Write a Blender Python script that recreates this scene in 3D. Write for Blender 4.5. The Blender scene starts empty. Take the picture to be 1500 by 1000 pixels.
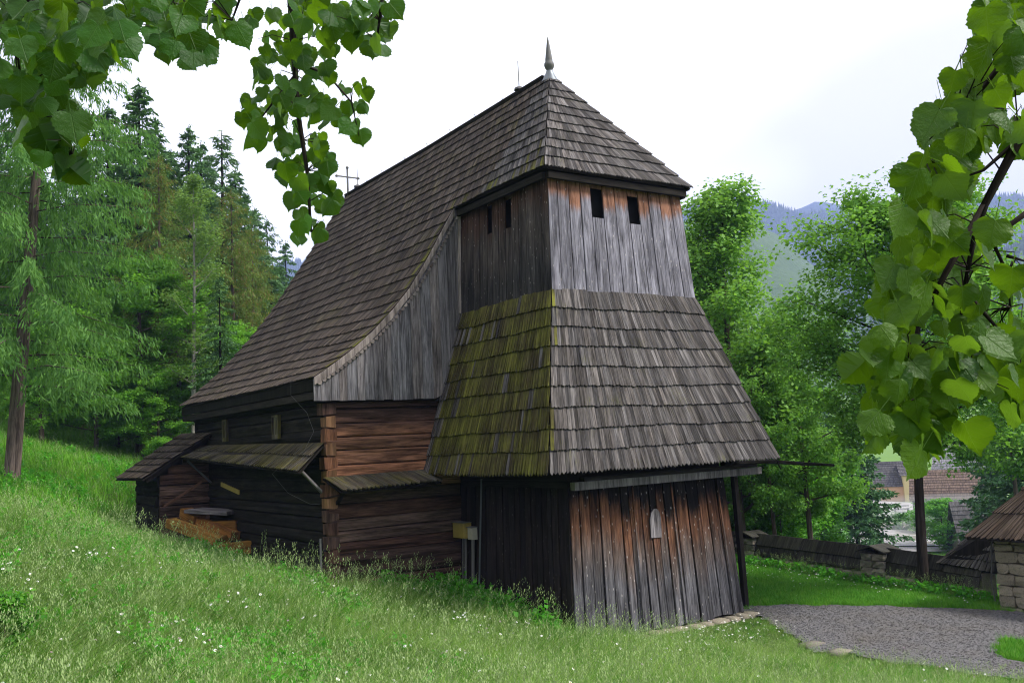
import bpy, math, random
import numpy as np
from mathutils import Vector, Matrix
R = math.radians
rnd = random.Random(7)
NR = np.random.RandomState(11)
SC = bpy.context.scene
C = SC.collection

# ------------------------------------------------------------------ camera, sky, sun, exposure
CAM = Vector((-12.666, -16.425, 1.765))
YAW, PITCH, ROLL, FPX = .5923, .1073, -.0493, 1379.14
_f = Vector((math.sin(YAW)*math.cos(PITCH), math.cos(YAW)*math.cos(PITCH), math.sin(PITCH)))
_r0 = Vector((math.cos(YAW), -math.sin(YAW), 0)); _u0 = _r0.cross(_f)
_r = _r0*math.cos(ROLL) + _u0*math.sin(ROLL); _u = -_r0*math.sin(ROLL) + _u0*math.cos(ROLL)
cd = bpy.data.cameras.new('camera'); cam = bpy.data.objects.new('camera', cd); C.objects.link(cam)
cd.sensor_width = 36; cd.lens = 36*FPX/1500; cd.clip_start = .1; cd.clip_end = 9000
cam.matrix_world = Matrix(((_r.x, _u.x, -_f.x, CAM.x), (_r.y, _u.y, -_f.y, CAM.y), (_r.z, _u.z, -_f.z, CAM.z), (0, 0, 0, 1)))
SC.camera = cam

def at(px, py, d):
    """the place seen at photo pixel (px, py) at distance d along the view axis"""
    return CAM + (_f + _r*((px-750)/FPX) - _u*((py-500)/FPX))*d

SUN_DIR = Vector((.62, -.62, .95)).normalized()
w = bpy.data.worlds.new('World'); SC.world = w; w.use_nodes = True
nt = w.node_tree; nt.nodes.clear()
N = lambda t, k: t.nodes.new(k)
sky = N(nt, 'ShaderNodeTexSky'); sky.sky_type = 'NISHITA'; sky.sun_disc = False
sky.sun_elevation = math.asin(SUN_DIR.z); sky.sun_rotation = math.atan2(SUN_DIR.x, SUN_DIR.y)
tc = N(nt, 'ShaderNodeTexCoord')
mp = N(nt, 'ShaderNodeMapping'); mp.inputs['Scale'].default_value = (1.2, 1.2, 3.2)
ns = N(nt, 'ShaderNodeTexNoise'); ns.inputs['Scale'].default_value = 1.3; ns.inputs['Detail'].default_value = 3
nt.links.new(tc.outputs['Generated'], mp.inputs[0]); nt.links.new(mp.outputs[0], ns.inputs['Vector'])
cr = N(nt, 'ShaderNodeValToRGB'); nt.links.new(ns.outputs['Fac'], cr.inputs[0])
cr.color_ramp.elements[0].position = .40; cr.color_ramp.elements[0].color = (5.6, 5.4, 5.1, 1)
cr.color_ramp.elements[1].position = .62; cr.color_ramp.elements[1].color = (8.8, 8.85, 9.0, 1)
mx = N(nt, 'ShaderNodeMix'); mx.data_type = 'RGBA'; mx.inputs[0].default_value = .93     # thick cloud in front of the clear sky
nt.links.new(sky.outputs[0], mx.inputs[6]); nt.links.new(cr.outputs[0], mx.inputs[7])
bg = N(nt, 'ShaderNodeBackground'); bg.inputs['Strength'].default_value = .1
wo = N(nt, 'ShaderNodeOutputWorld')
nt.links.new(mx.outputs[2], bg.inputs[0]); nt.links.new(bg.outputs[0], wo.inputs[0])
sd = bpy.data.lights.new('sun', 'SUN'); sd.energy = 2.9; sd.angle = R(14); sd.color = (1, .96, .9)
so = bpy.data.objects.new('sun', sd); C.objects.link(so)
so.rotation_euler = SUN_DIR.to_track_quat('Z', 'Y').to_euler()
SC.view_settings.view_transform = 'Standard'; SC.view_settings.look = 'None'
SC.view_settings.gamma = 1; SC.view_settings.use_curve_mapping = False
SC.view_settings.exposure = 1.2
SC.render.engine = 'CYCLES'
SC.cycles.use_denoising = True; SC.cycles.pixel_filter_type = 'BLACKMAN_HARRIS'; SC.cycles.filter_width = 1.1
SC.cycles.max_bounces = 8; SC.cycles.diffuse_bounces = 4; SC.cycles.transparent_max_bounces = 8
SC.cycles.volume_bounces = 1; SC.cycles.transmission_bounces = 4

# ------------------------------------------------------------------ helpers
def tag(o, label=None, cat=None, group=None, kind=None):
    if label: o['label'] = label
    if cat: o['category'] = cat
    if group: o['group'] = group
    if kind: o['kind'] = kind
    return o

def empty(name, loc=(0, 0, 0), label=None, cat=None, group=None):
    o = bpy.data.objects.new(name, None); C.objects.link(o); o.location = loc; o.empty_display_size = .2
    return tag(o, label, cat, group)

def link(name, me, parent=None, mat=None):
    o = bpy.data.objects.new(name, me); C.objects.link(o)
    if mat and not me.materials: me.materials.append(mat)
    if parent:
        o.parent = parent
        if parent.type == 'EMPTY' and parent.location.length: o.location = -Vector(parent.location) if not parent.get('local') else (0, 0, 0)
    return o

class MB:
    """collects faces in world coordinates with per-corner uv"""
    def __init__(s): s.v = []; s.f = []; s.uv = []; s.n = 0
    def add(s, vs, fs, uvs=None):
        k = len(s.v); s.v += [tuple(p) for p in vs]
        for i, f in enumerate(fs):
            s.f.append([k+j for j in f])
            s.uv += (uvs[i] if uvs else [(0, 0)]*len(f))
        return s
    def board(s, bl, br, tr, tl, t, uo=None, wob=0):
        """a sawn board: four corners of its outer face (anticlockwise from outside) and thickness t inwards"""
        bl, br, tr, tl = map(Vector, (bl, br, tr, tl))
        n = (br-bl).cross(tl-bl).normalized()*t
        if uo is None: uo = (rnd.uniform(0, 50), rnd.uniform(0, 50))
        w0 = (br-bl).length; h = (tl-bl).length
        P = [bl, br, tr, tl, bl-n, br-n, tr-n, tl-n]
        if wob: P = [p+Vector((rnd.uniform(-wob, wob), rnd.uniform(-wob, wob), rnd.uniform(-wob, wob))) for p in P]
        a, b = uo
        F = [(0, 1, 2, 3), (5, 4, 7, 6), (4, 0, 3, 7), (1, 5, 6, 2), (3, 2, 6, 7), (4, 5, 1, 0)]
        U = [[(a, b), (a+w0, b), (a+w0, b+h), (a, b+h)], [(a, b), (a+w0, b), (a+w0, b+h), (a, b+h)],
             [(a-t, b), (a, b), (a, b+h), (a-t, b+h)], [(a+w0, b), (a+w0+t, b), (a+w0+t, b+h), (a+w0, b+h)],
             [(a, b), (a+w0, b), (a+w0, b+t), (a, b+t)], [(a, b), (a+w0, b), (a+w0, b+t), (a, b+t)]]
        return s.add(P, F, U)
    def beam(s, p0, p1, w, h, up=(0, 0, 1)):
        """square timber from p0 to p1, w wide, h high, uv along its length"""
        p0, p1, up = Vector(p0), Vector(p1), Vector(up)
        d = (p1-p0).normalized(); sd_ = d.cross(up).normalized(); u2 = sd_.cross(d)
        a = rnd.uniform(0, 50); b = rnd.uniform(0, 50); L = (p1-p0).length
        P = [p + sd_*x*w/2 + u2*z*h/2 for p in (p0, p1) for x, z in ((-1, -1), (1, -1), (1, 1), (-1, 1))]
        F = []; U = []
        for i in range(4):
            j = (i+1) % 4; ww = w if i % 2 == 0 else h
            F.append((i, i+4, j+4, j)); U.append([(a, b), (a, b+L), (a+ww, b+L), (a+ww, b)]); a += ww
        F += [(0, 1, 2, 3), (7, 6, 5, 4)]; U += [[(a, b), (a+w, b), (a+w, b+.02), (a, b+.02)]]*2
        return s.add(P, F, U)
    def tube(s, pts, rad, n=6, cap=True):
        pts = [Vector(p) for p in pts]
        if not hasattr(rad, '__len__'): rad = [rad]*len(pts)
        V = []; L = 0; ls = []
        d0 = (pts[1]-pts[0]).normalized(); a = d0.orthogonal().normalized()
        for i, p in enumerate(pts):
            d = (pts[min(i+1, len(pts)-1)]-pts[max(i-1, 0)])
            d = d.normalized() if d.length else d0
            a = (a - d*a.dot(d)).normalized(); b = d.cross(a)
            if i: L += (p-pts[i-1]).length
            ls.append(L)
            V += [p + (a*math.cos(2*math.pi*k/n)+b*math.sin(2*math.pi*k/n))*rad[i] for k in range(n)]
        F = []; U = []
        for i in range(len(pts)-1):
            for k in range(n):
                j = (k+1) % n
                F.append((i*n+k, i*n+j, (i+1)*n+j, (i+1)*n+k))
                c0, c1 = k/n*rad[0]*6.28, (k+1)/n*rad[0]*6.28
                U.append([(c0, ls[i]), (c1, ls[i]), (c1, ls[i+1]), (c0, ls[i+1])])
        if cap:
            F += [tuple(range(n-1, -1, -1)), tuple(range((len(pts)-1)*n, len(pts)*n))]; U += [[(0, 0)]*n]*2
        return s.add(V, F, U)
    def log(s, p0, p1, h, dep, out, seg=7, rough=.012):
        """a hewn log: p0-p1 on its outer face's middle line, h high, dep deep, out = outward direction"""
        p0, p1, out = Vector(p0), Vector(p1), Vector(out).normalized(); up = Vector((0, 0, 1))
        prof = [(0, -.5), (-.07, -.47), (-.012*0, -.30), (0, .30), (-.03, .44), (-.10, .5), (-1, .5), (-1, -.5)]
        prof = [(-.9, -.5), (-.10, -.5), (-.02, -.40), (0, -.1), (0, .25), (-.03, .42), (-.10, .5), (-.9, .5)]
        n = len(prof); V = []; a = rnd.uniform(0, 50); b = rnd.uniform(0, 50); L = (p1-p0).length
        j0 = [rnd.uniform(-1, 1) for _ in range(n)]
        for i in range(seg+1):
            t = i/seg; c = p0.lerp(p1, t); hh = h*(1+rnd.uniform(-.03, .03)); sh = rnd.uniform(-1, 1)*rough
            for k, (x, z) in enumerate(prof):
                jj = rough*(j0[k]+rnd.uniform(-.6, .6)) if 1 < k < 6 else 0
                V.append(c + out*(x*dep+jj+(sh if 0 < k < 7 else 0)) + up*(z*hh))
        F = []; U = []
        for i in range(seg):
            for k in range(n):
                j = (k+1) % n
                F.append((i*n+k, (i+1)*n+k, (i+1)*n+j, i*n+j)[::-1])
                u0, u1 = a+k*.06, a+(k+1)*.06
                U.append([(u1, b+i*L/seg), (u1, b+(i+1)*L/seg), (u0, b+(i+1)*L/seg), (u0, b+i*L/seg)])
        F += [tuple(range(n)), tuple(range(seg*n+n-1, seg*n-1, -1))]; U += [[(a, b+k*.02) for k in range(n)]]*2
        return s.add(V, F, U)
    def build(s, name, mat, parent=None, smooth=False):
        me = bpy.data.meshes.new(name)
        me.from_pydata(s.v, [], s.f)
        uv = me.uv_layers.new(name='UVMap')
        uv.data.foreach_set('uv', np.array(s.uv, dtype=np.float32).ravel())
        me.materials.append(mat)
        if smooth: me.shade_smooth()
        me.validate(); me.update()
        return link(name, me, parent)

def np_mesh(name, V, F, mat, smooth=False):
    """fast mesh from numpy arrays; F all of one corner count"""
    V = np.asarray(V, np.float32).reshape(-1, 3); F = np.asarray(F, np.int32); k = F.shape[1]
    me = bpy.data.meshes.new(name)
    me.vertices.add(len(V)); me.vertices.foreach_set('co', V.ravel())
    me.loops.add(F.size); me.loops.foreach_set('vertex_index', F.ravel())
    me.polygons.add(len(F)); me.polygons.foreach_set('loop_start', np.arange(0, F.size, k, dtype=np.int32))
    me.update(calc_edges=True); me.validate()
    me.materials.append(mat)
    if smooth: me.shade_smooth()
    return me

def join_np(parts):
    V = []; F = []; k = 0
    for v, f in parts: V.append(v); F.append(f+k); k += len(v)
    return np.concatenate(V), np.concatenate(F)

# ------------------------------------------------------------------ materials
class M:
    def __init__(s, name):
        s.m = bpy.data.materials.new(name); s.m.use_nodes = True; s.t = s.m.node_tree; s.t.nodes.clear()
        s.out = s.n('ShaderNodeOutputMaterial')
    def n(s, k, **kw):
        x = s.t.nodes.new(k)
        for a, b in kw.items(): setattr(x, a, b)
        return x
    def l(s, a, b): s.t.links.new(a, b)
    def val(s, a, op, b, clamp=False):
        x = s.n('ShaderNodeMath', operation=op); x.use_clamp = clamp
        for i, q in enumerate((a, b)):
            if isinstance(q, (int, float)): x.inputs[i].default_value = q
            elif q is not None: s.l(q, x.inputs[i])
        return x.outputs[0]
    def mix(s, f, a, b, mode='MIX'):
        x = s.n('ShaderNodeMix', data_type='RGBA', blend_type=mode)
        for i, q in ((0, f), (6, a), (7, b)):
            if isinstance(q, (int, float)): x.inputs[i].default_value = q
            elif isinstance(q, tuple): x.inputs[i].default_value = (*q, 1)
            else: s.l(q, x.inputs[i])
        return x.outputs[2]
    def ramp(s, f, stops):
        x = s.n('ShaderNodeValToRGB'); s.l(f, x.inputs[0]); e = x.color_ramp.elements
        while len(e) < len(stops): e.new(.5)
        for i, (p, c) in enumerate(stops):
            e[i].position = p; e[i].color = (*c, 1) if isinstance(c, tuple) else (c, c, c, 1)
        return x.outputs[0]
    def noise(s, vec, scale, detail=4, rough=.6, sc3=None, dist=0):
        if sc3:
            mp = s.n('ShaderNodeMapping'); mp.inputs['Scale'].default_value = sc3; s.l(vec, mp.inputs[0]); vec = mp.outputs[0]
        x = s.n('ShaderNodeTexNoise'); x.inputs['Scale'].default_value = scale; x.inputs['Detail'].default_value = detail
        x.inputs['Roughness'].default_value = rough; x.inputs['Distortion'].default_value = dist
        s.l(vec, x.inputs['Vector']); return x.outputs['Fac']
    def bump(s, h, strength, dist=.01):
        x = s.n('ShaderNodeBump'); x.inputs['Strength'].default_value = strength; x.inputs['Distance'].default_value = dist
        s.l(h, x.inputs['Height']); return x.outputs[0]
    def surf(s, col, rough=.85, normal=None, spec=.3, trans=None, metal=0):
        b = s.n('ShaderNodeBsdfPrincipled')
        if isinstance(col, tuple): b.inputs['Base Color'].default_value = (*col, 1)
        else: s.l(col, b.inputs['Base Color'])
        if isinstance(rough, (int, float)): b.inputs['Roughness'].default_value = rough
        else: s.l(rough, b.inputs['Roughness'])
        b.inputs['Specular IOR Level'].default_value = spec; b.inputs['Metallic'].default_value = metal
        if normal: s.l(normal, b.inputs['Normal'])
        o = b.outputs[0]
        if trans:
            t = s.n('ShaderNodeBsdfTranslucent'); s.l(trans[1], t.inputs[0]) if not isinstance(trans[1], tuple) else None
            mxs = s.n('ShaderNodeMixShader'); mxs.inputs[0].default_value = trans[0]; s.l(o, mxs.inputs[1]); s.l(t.outputs[0], mxs.inputs[2]); o = mxs.outputs[0]
        s.l(o, s.out.inputs[0]); return s.m

DARKEN = {'log_dark': (.3, .5), 'board_dark': (.3, .5), 'beam_grey': (.9, 1.35), 'board_belfry': (.5, .85), 'board_gable': (.45, .80), 'verge': (.7, .8), 'board_front': (.35, .62), 'log_red': (.4, 1.55), 'log_end': (.8, .9), 'timber_orange': (.7, .9), 'bark_pale': (1, 1), 'shingle_moss': (.35, .80), 'shingle_pent': (.5, .8), 'bark': (.8, 1.1), 'shingle_rust': (.6, .75),
    'shingle_grey': (.22, .78), 'shingle_nave': (.22, .60), 'roof_pale': (.9, .9), 'roof_brown': (.7, .8), 'roof_far': (.7, .7), 'log_low': (.35, .95)}
def wood(name, dark, light, warm=None, zones=None, moss=0., mossc=(.10, .11, .015), speck=0., contrast=1., bump=.6, var=.45, rough=.9, spec=.1):
    """weathered timber; zones = [(z, colour dark, colour light)...] from low to high wear bands and darker bands along world z"""
    if name in DARKEN: kd, kl = DARKEN[name]
    else: kd, kl = .45, .62
    sc_ = lambda c, k: tuple(q*k for q in c)
    dark, light = sc_(dark, kd), sc_(light, kl)
    if warm: warm = (warm[0], sc_(warm[1], kd), sc_(warm[2], kl))
    if zones: zones = (zones[0], [(a, b, sc_(c, kd), sc_(d, kl)) for a, b, c, d in zones[1]])
    m = M(name); uv = m.n('ShaderNodeUVMap').outputs[0]
    oi = m.n('ShaderNodeObjectInfo'); ge = m.n('ShaderNodeNewGeometry')
    r0 = m.val(m.val(oi.outputs['Random'], 'ADD', ge.outputs['Random Per Island']), 'FRACT', 0)
    r1 = m.val(m.val(r0, 'MULTIPLY', 7.31), 'FRACT', 0); r2 = m.val(m.val(r0, 'MULTIPLY', 13.7), 'FRACT', 0)
    cx = m.n('ShaderNodeCombineXYZ'); m.l(m.val(r1, 'MULTIPLY', 9), cx.inputs[2])
    va = m.n('ShaderNodeVectorMath', operation='ADD'); m.l(uv, va.inputs[0]); m.l(cx.outputs[0], va.inputs[1]); vec = va.outputs[0]
    g1 = m.noise(vec, 1, 6, .65, (75, 2.2, 1)); g2 = m.noise(vec, 1, 3, .6, (14, .9, 1), .6); g3 = m.noise(vec, 1, 4, .7, (230, 9, 1))
    g = m.val(m.val(g1, 'MULTIPLY', .55), 'ADD', m.val(m.val(g2, 'MULTIPLY', .3), 'ADD', m.val(g3, 'MULTIPLY', .15)))
    c = .5/contrast
    fac = m.ramp(g, [(max(0, .5-.15*c*2), 0.), (.5+.15*c*2, 1.)])
    pos = m.n('ShaderNodeSeparateXYZ'); m.l(ge.outputs['Position'], pos.inputs[0])
    stain = m.ramp(m.noise(vec, 1, 4, .65, (6, .8, 1), .8), [(.34, .42), (.62, 1.12)])
    col = m.mix(fac, dark, light)
    if warm: col = m.mix(m.val(r2, 'MULTIPLY', warm[0]), col, m.mix(fac, warm[1], warm[2]))
    if zones:
        wv = m.noise(vec, 1, 4, .6, (9, 1.3, 1))
        zz = m.val(pos.outputs[2], 'ADD', m.val(m.val(wv, 'SUBTRACT', .5), 'MULTIPLY', zones[0]))
        zz = m.val(zz, 'ADD', m.val(m.val(r1, 'SUBTRACT', .5), 'MULTIPLY', zones[0]*.9))
        for z0, z1, cd_, cl in zones[1]:
            mr = m.n('ShaderNodeMapRange'); mr.interpolation_type = 'SMOOTHSTEP'; m.l(zz, mr.inputs[0]); mr.inputs[1].default_value = z0; mr.inputs[2].default_value = z1
            col = m.mix(mr.outputs[0], col, m.mix(fac, cd_, cl))
    if speck:
        vo = m.n('ShaderNodeTexVoronoi'); mp = m.n('ShaderNodeMapping'); mp.inputs['Scale'].default_value = (11, 5, 1); m.l(vec, mp.inputs[0]); m.l(mp.outputs[0], vo.inputs['Vector']); vo.inputs['Scale'].default_value = 1
        sp = m.ramp(vo.outputs['Distance'], [(.05, 1.), (.16, 0.)])
        col = m.mix(m.val(sp, 'MULTIPLY', speck), col, (.42, .38, .36))
        sp2 = m.ramp(m.noise(vec, 1, 3, .7, (28, 6, 1), 1.), [(.66, 0.), (.74, 1.)])
        col = m.mix(m.val(sp2, 'MULTIPLY', speck*.55), col, (.36, .34, .35))
    if moss:
        mn = m.noise(ge.outputs['Position'], 1.3, 5, .65); mn2 = m.noise(vec, 1, 3, .6, (40, 2, 1))
        mf = m.ramp(m.val(m.val(mn, 'MULTIPLY', .6), 'ADD', m.val(mn2, 'MULTIPLY', .4)), [(max(.01, .62-moss*.4), 0.), (max(.1, .78-moss*.4), 1.)])
        col = m.mix(mf, col, m.mix(fac, tuple(q*.45 for q in mossc), mossc))
    v = m.val(m.val(m.val(r0, 'MULTIPLY', var), 'ADD', 1.06-var/2), 'MULTIPLY', stain)
    cc = m.n('ShaderNodeCombineColor'); [m.l(v, cc.inputs[i]) for i in range(3)]
    col = m.mix(1., col, cc.outputs[0], 'MULTIPLY')
    return m.surf(col, rough, m.bump(g, bump, .006), spec)

def leafm(name, c1, c2, tr=.35, rough=.5, hue=0.3, extra=None):
    if tr > .1: c1 = (c1[0]*1.2, c1[1]*1.6, c1[2]*.9); c2 = (c2[0]*1.45, c2[1]*1.6, c2[2]*1.)
    m = M(name); ge = m.n('ShaderNodeNewGeometry'); oi = m.n('ShaderNodeObjectInfo')
    r0 = m.val(m.val(oi.outputs['Random'], 'ADD', ge.outputs['Random Per Island']), 'FRACT', 0)
    big = m.noise(ge.outputs['Position'], .5, 2, .5)
    f = m.val(m.val(r0, 'MULTIPLY', .65), 'ADD', m.val(m.val(big, 'SUBTRACT', .3), 'MULTIPLY', .9), True)
    col = m.mix(f, c1, c2)
    if extra: col = m.mix(m.val(m.val(m.val(r0, 'MULTIPLY', 31.7), 'FRACT', 0), 'GREATER_THAN', 1-extra[0]), col, extra[1])
    tcol = m.mix(.5, col, (c2[0]*1.6, c2[1]*1.7, c2[2]*.6))
    return m.surf(col, rough, None, .15, (tr, tcol))

def plainm(name, col, rough=.7, metal=0, var=.25, scale=8, bump=0.):
    m = M(name); tcn = m.n('ShaderNodeTexCoord'); n1 = m.noise(tcn.outputs['Object'], scale, 5, .65)
    c = m.mix(n1, tuple(q*(1-var) for q in col), tuple(min(1, q*(1+var)) for q in col))
    return m.surf(c, rough, m.bump(n1, bump, .02) if bump else None, .4, None, metal)

GREY_D, GREY_L = (.045, .042, .046), (.30, .285, .31)
MT = {}
MT['shingle_grey'] = wood('shingle_grey', (.03, .026, .025), (.215, .20, .198), (.5, (.035, .024, .018), (.19, .155, .13)), moss=.12, mossc=(.13, .13, .04), contrast=1.25, var=1.05)
MT['shingle_nave'] = wood('shingle_nave', (.028, .022, .02), (.215, .175, .15), (.7, (.03, .019, .013), (.185, .13, .095)), moss=.2, mossc=(.12, .105, .04), contrast=1.25, var=1.0)
MT['shingle_moss'] = wood('shingle_moss', (.04, .035, .012), (.13, .115, .045), (.5, (.03, .02, .01), (.10, .07, .03)), moss=.46, mossc=(.155, .155, .028), contrast=1.3, var=.6)
MT['shingle_pent'] = wood('shingle_pent', (.03, .028, .022), (.16, .15, .13), (.5, (.04, .025, .012), (.15, .10, .05)), moss=.42, mossc=(.13, .115, .02), contrast=1.2, var=.6)
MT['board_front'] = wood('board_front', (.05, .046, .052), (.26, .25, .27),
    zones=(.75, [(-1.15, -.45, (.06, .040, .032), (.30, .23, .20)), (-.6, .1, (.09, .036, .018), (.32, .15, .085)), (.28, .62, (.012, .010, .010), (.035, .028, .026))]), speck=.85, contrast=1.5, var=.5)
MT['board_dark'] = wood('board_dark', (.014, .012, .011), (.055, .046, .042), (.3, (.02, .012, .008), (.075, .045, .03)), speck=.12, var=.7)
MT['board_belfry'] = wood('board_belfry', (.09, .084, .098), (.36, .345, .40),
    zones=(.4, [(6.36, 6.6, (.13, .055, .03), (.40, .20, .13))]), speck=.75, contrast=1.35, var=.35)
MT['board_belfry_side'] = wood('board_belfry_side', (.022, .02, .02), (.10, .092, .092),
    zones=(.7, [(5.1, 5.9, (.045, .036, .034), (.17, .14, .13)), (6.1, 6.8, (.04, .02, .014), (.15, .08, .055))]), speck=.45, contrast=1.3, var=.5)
MT['board_gable'] = wood('board_gable', (.085, .078, .082), (.36, .34, .36), (.5, (.09, .06, .048), (.33, .26, .22)), speck=.3, contrast=1.35, var=.5)
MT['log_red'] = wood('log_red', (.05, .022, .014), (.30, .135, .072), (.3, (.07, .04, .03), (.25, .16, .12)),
    zones=(.25, [(2.0, 2.5, (.02, .012, .010), (.07, .04, .03))]), contrast=1.0, var=.8, bump=1.)  # logs turn near-black towards the top of the wall
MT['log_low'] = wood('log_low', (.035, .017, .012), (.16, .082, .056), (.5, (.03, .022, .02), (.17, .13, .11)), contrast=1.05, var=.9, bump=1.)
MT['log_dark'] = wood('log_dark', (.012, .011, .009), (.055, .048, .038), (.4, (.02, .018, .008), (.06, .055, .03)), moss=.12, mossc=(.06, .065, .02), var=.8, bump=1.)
MT['log_end'] = wood('log_end', (.12, .06, .03), (.36, .20, .11), (.5, (.10, .04, .012), (.34, .15, .035)), var=.6)
MT['beam_grey'] = wood('beam_grey', (.06, .052, .052), (.21, .19, .19), speck=.3, var=.3)
MT['timber_dark'] = wood('timber_dark', (.016, .013, .011), (.06, .05, .042), var=.5)
MT['timber_orange'] = wood('timber_orange', (.13, .045, .01), (.40, .17, .045), (.5, (.12, .08, .01), (.30, .2, .04)), var=.6)
MT['verge'] = wood('verge', (.14, .11, .10), (.42, .36, .33), contrast=1.4, var=.4)
MT['void'] = plainm('void', (.006, .005, .005), 1)
MT['zinc'] = plainm('zinc', (.14, .155, .17), .45, .6)
MT['iron'] = plainm('iron', (.12, .11, .11), .6, .4)
MT['iron_grey'] = plainm('iron_grey', (.13, .125, .12), .7, .1)
MT['bark'] = wood('bark', (.035, .025, .02), (.17, .13, .11), contrast=1.2, bump=1.5)
MT['bark_dark'] = wood('bark_dark', (.012, .009, .008), (.07, .055, .045), contrast=1.2, bump=1.5)
MT['bark_pale'] = wood('bark_pale', (.12, .10, .09), (.5, .47, .43), contrast=1.5, bump=.5)
MT['stone'] = None
def stonem(name, a, b, c):
    m = M(name); ge = m.n('ShaderNodeNewGeometry'); oi = m.n('ShaderNodeObjectInfo')
    n1 = m.noise(ge.outputs['Position'], 6, 6, .7); n2 = m.noise(ge.outputs['Position'], 40, 4, .7)
    r0 = m.val(m.val(oi.outputs['Random'], 'ADD', ge.outputs['Random Per Island']), 'FRACT', 0)
    col = m.mix(m.val(m.val(r0, 'MULTIPLY', .6), 'ADD', m.val(n1, 'MULTIPLY', .4)), a, b)
    col = m.mix(m.ramp(n1, [(.5, 0.), (.66, 1.)]), col, c)
    col = m.mix(m.ramp(n2, [(.35, .5), (.5, 0.)]), col, (.05, .045, .04))
    return m.surf(col, .92, m.bump(m.val(n1, 'ADD', n2), .7, .03), .25)
MT['stone'] = stonem('stone', (.13, .12, .10), (.34, .29, .24), (.24, .23, .17))
MT['stone_pillar'] = stonem('stone_pillar', (.19, .165, .12), (.40, .34, .26), (.27, .25, .17))

# ------------------------------------------------------------------ the lie of the land
_cp = np.array([(-12.67, -16.4, .1), (-11.6, -5.3, -.75), (-5.64, -5.6, -1.72), (.5, -9, -1.98), (2, -2.8, -2.0), (-2.2, -2.5, -1.85), (-2.4, 1.4, -1.55),
    (-5.2, 1.2, -1.05), (-5.3, 5, -.95), (-6.6, 10, -.5), (-6.6, 13, -.3), (-11, 2, .15), (-9.8, 12, 1.15), (-6.2, 16.5, 1.0), (-6.7, 23, 2.2), (7.2, -4.5, -2.1),
    (8.3, 1.5, -2.12), (9.2, 6, -2.1), (4, 4, -2.0), (5, 12, -1.6), (1, 17, -.2), (0, 30, 2.5), (-20, 0, 2.3), (-25, 15, 5.5), (-15, 32, 6.5), (-5, 45, 7), (-32, -10, 3.5),
    (-15, -26, 1), (0, -22, -1.5), (7, -12, -2.1), (11.5, -5, -3.0), (14, 3, -3.4), (20, -12, -5), (30, 0, -7.5), (45, 10, -9.3), (60, 30, -10), (90, 55, -10), (130, 90, -10),
    (180, 60, -8), (120, 10, -9), (160, 160, 0), (60, 110, -3), (20, 60, 3), (-40, 60, 18), (-80, 0, 20), (-60, -60, 14), (0, -80, -4), (80, -60, -8), (300, 200, 10), (200, 350, 30),
    (0, 300, 70), (-300, 100, 90), (-200, -250, 60), (100, -300, 10), (350, -50, 5)], float)
_c2 = 2.25
_K = np.sqrt(((_cp[:, None, :2]-_cp[None, :, :2])**2).sum(-1)+_c2)
_n = len(_cp); _A = np.zeros((_n+1, _n+1)); _A[:_n, :_n] = _K; _A[_n, :_n] = 1; _A[:_n, _n] = 1
_W = np.linalg.solve(_A, np.append(_cp[:, 2], 0))
def H(x, y):
    x = np.asarray(x, float); y = np.asarray(y, float); sh = x.shape
    p = np.stack([x.ravel(), y.ravel()], 1); out = np.empty(len(p))
    for i in range(0, len(p), 20000):
        q = p[i:i+20000]
        out[i:i+20000] = np.sqrt(((q[:, None]-_cp[None, :, :2])**2).sum(-1)+_c2)@_W[:_n]+_W[_n]
    r = np.hypot(p[:, 0], p[:, 1]); k = np.clip((r-350)/800, 0, 1); k = k*k*(3-2*k)
    out = out*(1-k)+k*12
    return out.reshape(sh)
def h1(x, y): return float(H(np.array([x]), np.array([y]))[0])
def ground_hit(px, py, lo=3, hi=400):
    d = lo
    while d < hi:
        p = at(px, py, d)
        if p.z < h1(p.x, p.y): return p
        d *= 1.01
    return at(px, py, hi)

# ------------------------------------------------------------------ the ground sheet (reaches the horizon) and the path
def ground_material():
    m = M('meadow_soil'); ge = m.n('ShaderNodeNewGeometry'); P = ge.outputs['Position']
    n1 = m.noise(P, .35, 5, .6); n2 = m.noise(P, 9, 5, .7); n3 = m.noise(P, .03, 4, .6)
    col = m.mix(n2, (.02, .04, .008), (.07, .12, .022))
    col = m.mix(m.ramp(n1, [(.4, 0.), (.65, 1.)]), col, m.mix(n2, (.035, .07, .012), (.10, .17, .03)))
    far = m.n('ShaderNodeMapRange'); sx = m.n('ShaderNodeSeparateXYZ'); m.l(P, sx.inputs[0])
    m.l(sx.outputs[0], far.inputs[0]); far.inputs[1].default_value = 30; far.inputs[2].default_value = 60
    col = m.mix(far.outputs[0], col, m.mix(n3, (.09, .18, .035), (.16, .25, .065)))
    return m.surf(col, .95, m.bump(n2, .6, .04), .1)
MT['ground'] = ground_material()
rr = np.concatenate([np.linspace(.3, 45, 170), 45*np.exp(np.linspace(.02, math.log(3300/45), 110))])
aa = np.linspace(0, 2*np.pi, 361)[:-1]
X = CAM.x+rr[:, None]*np.sin(aa); Y = CAM.y+rr[:, None]*np.cos(aa); Z = H(X, Y)
V = np.stack([X, Y, Z], -1).reshape(-1, 3); na = len(aa); nr = len(rr)
ii, jj = np.meshgrid(np.arange(nr-1), np.arange(na), indexing='ij'); j2 = (jj+1) % na
Fq = np.stack([ii*na+jj, ii*na+j2, (ii+1)*na+j2, (ii+1)*na+jj], -1).reshape(-1, 4)[:, ::-1]
V = np.vstack([V, [[CAM.x, CAM.y, h1(CAM.x, CAM.y)]]])
g = np_mesh('ground', V, Fq, MT['ground'], True)
tag(link('ground', g), 'grassy hillside sloping down from the forest to the valley', kind='structure')

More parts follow.
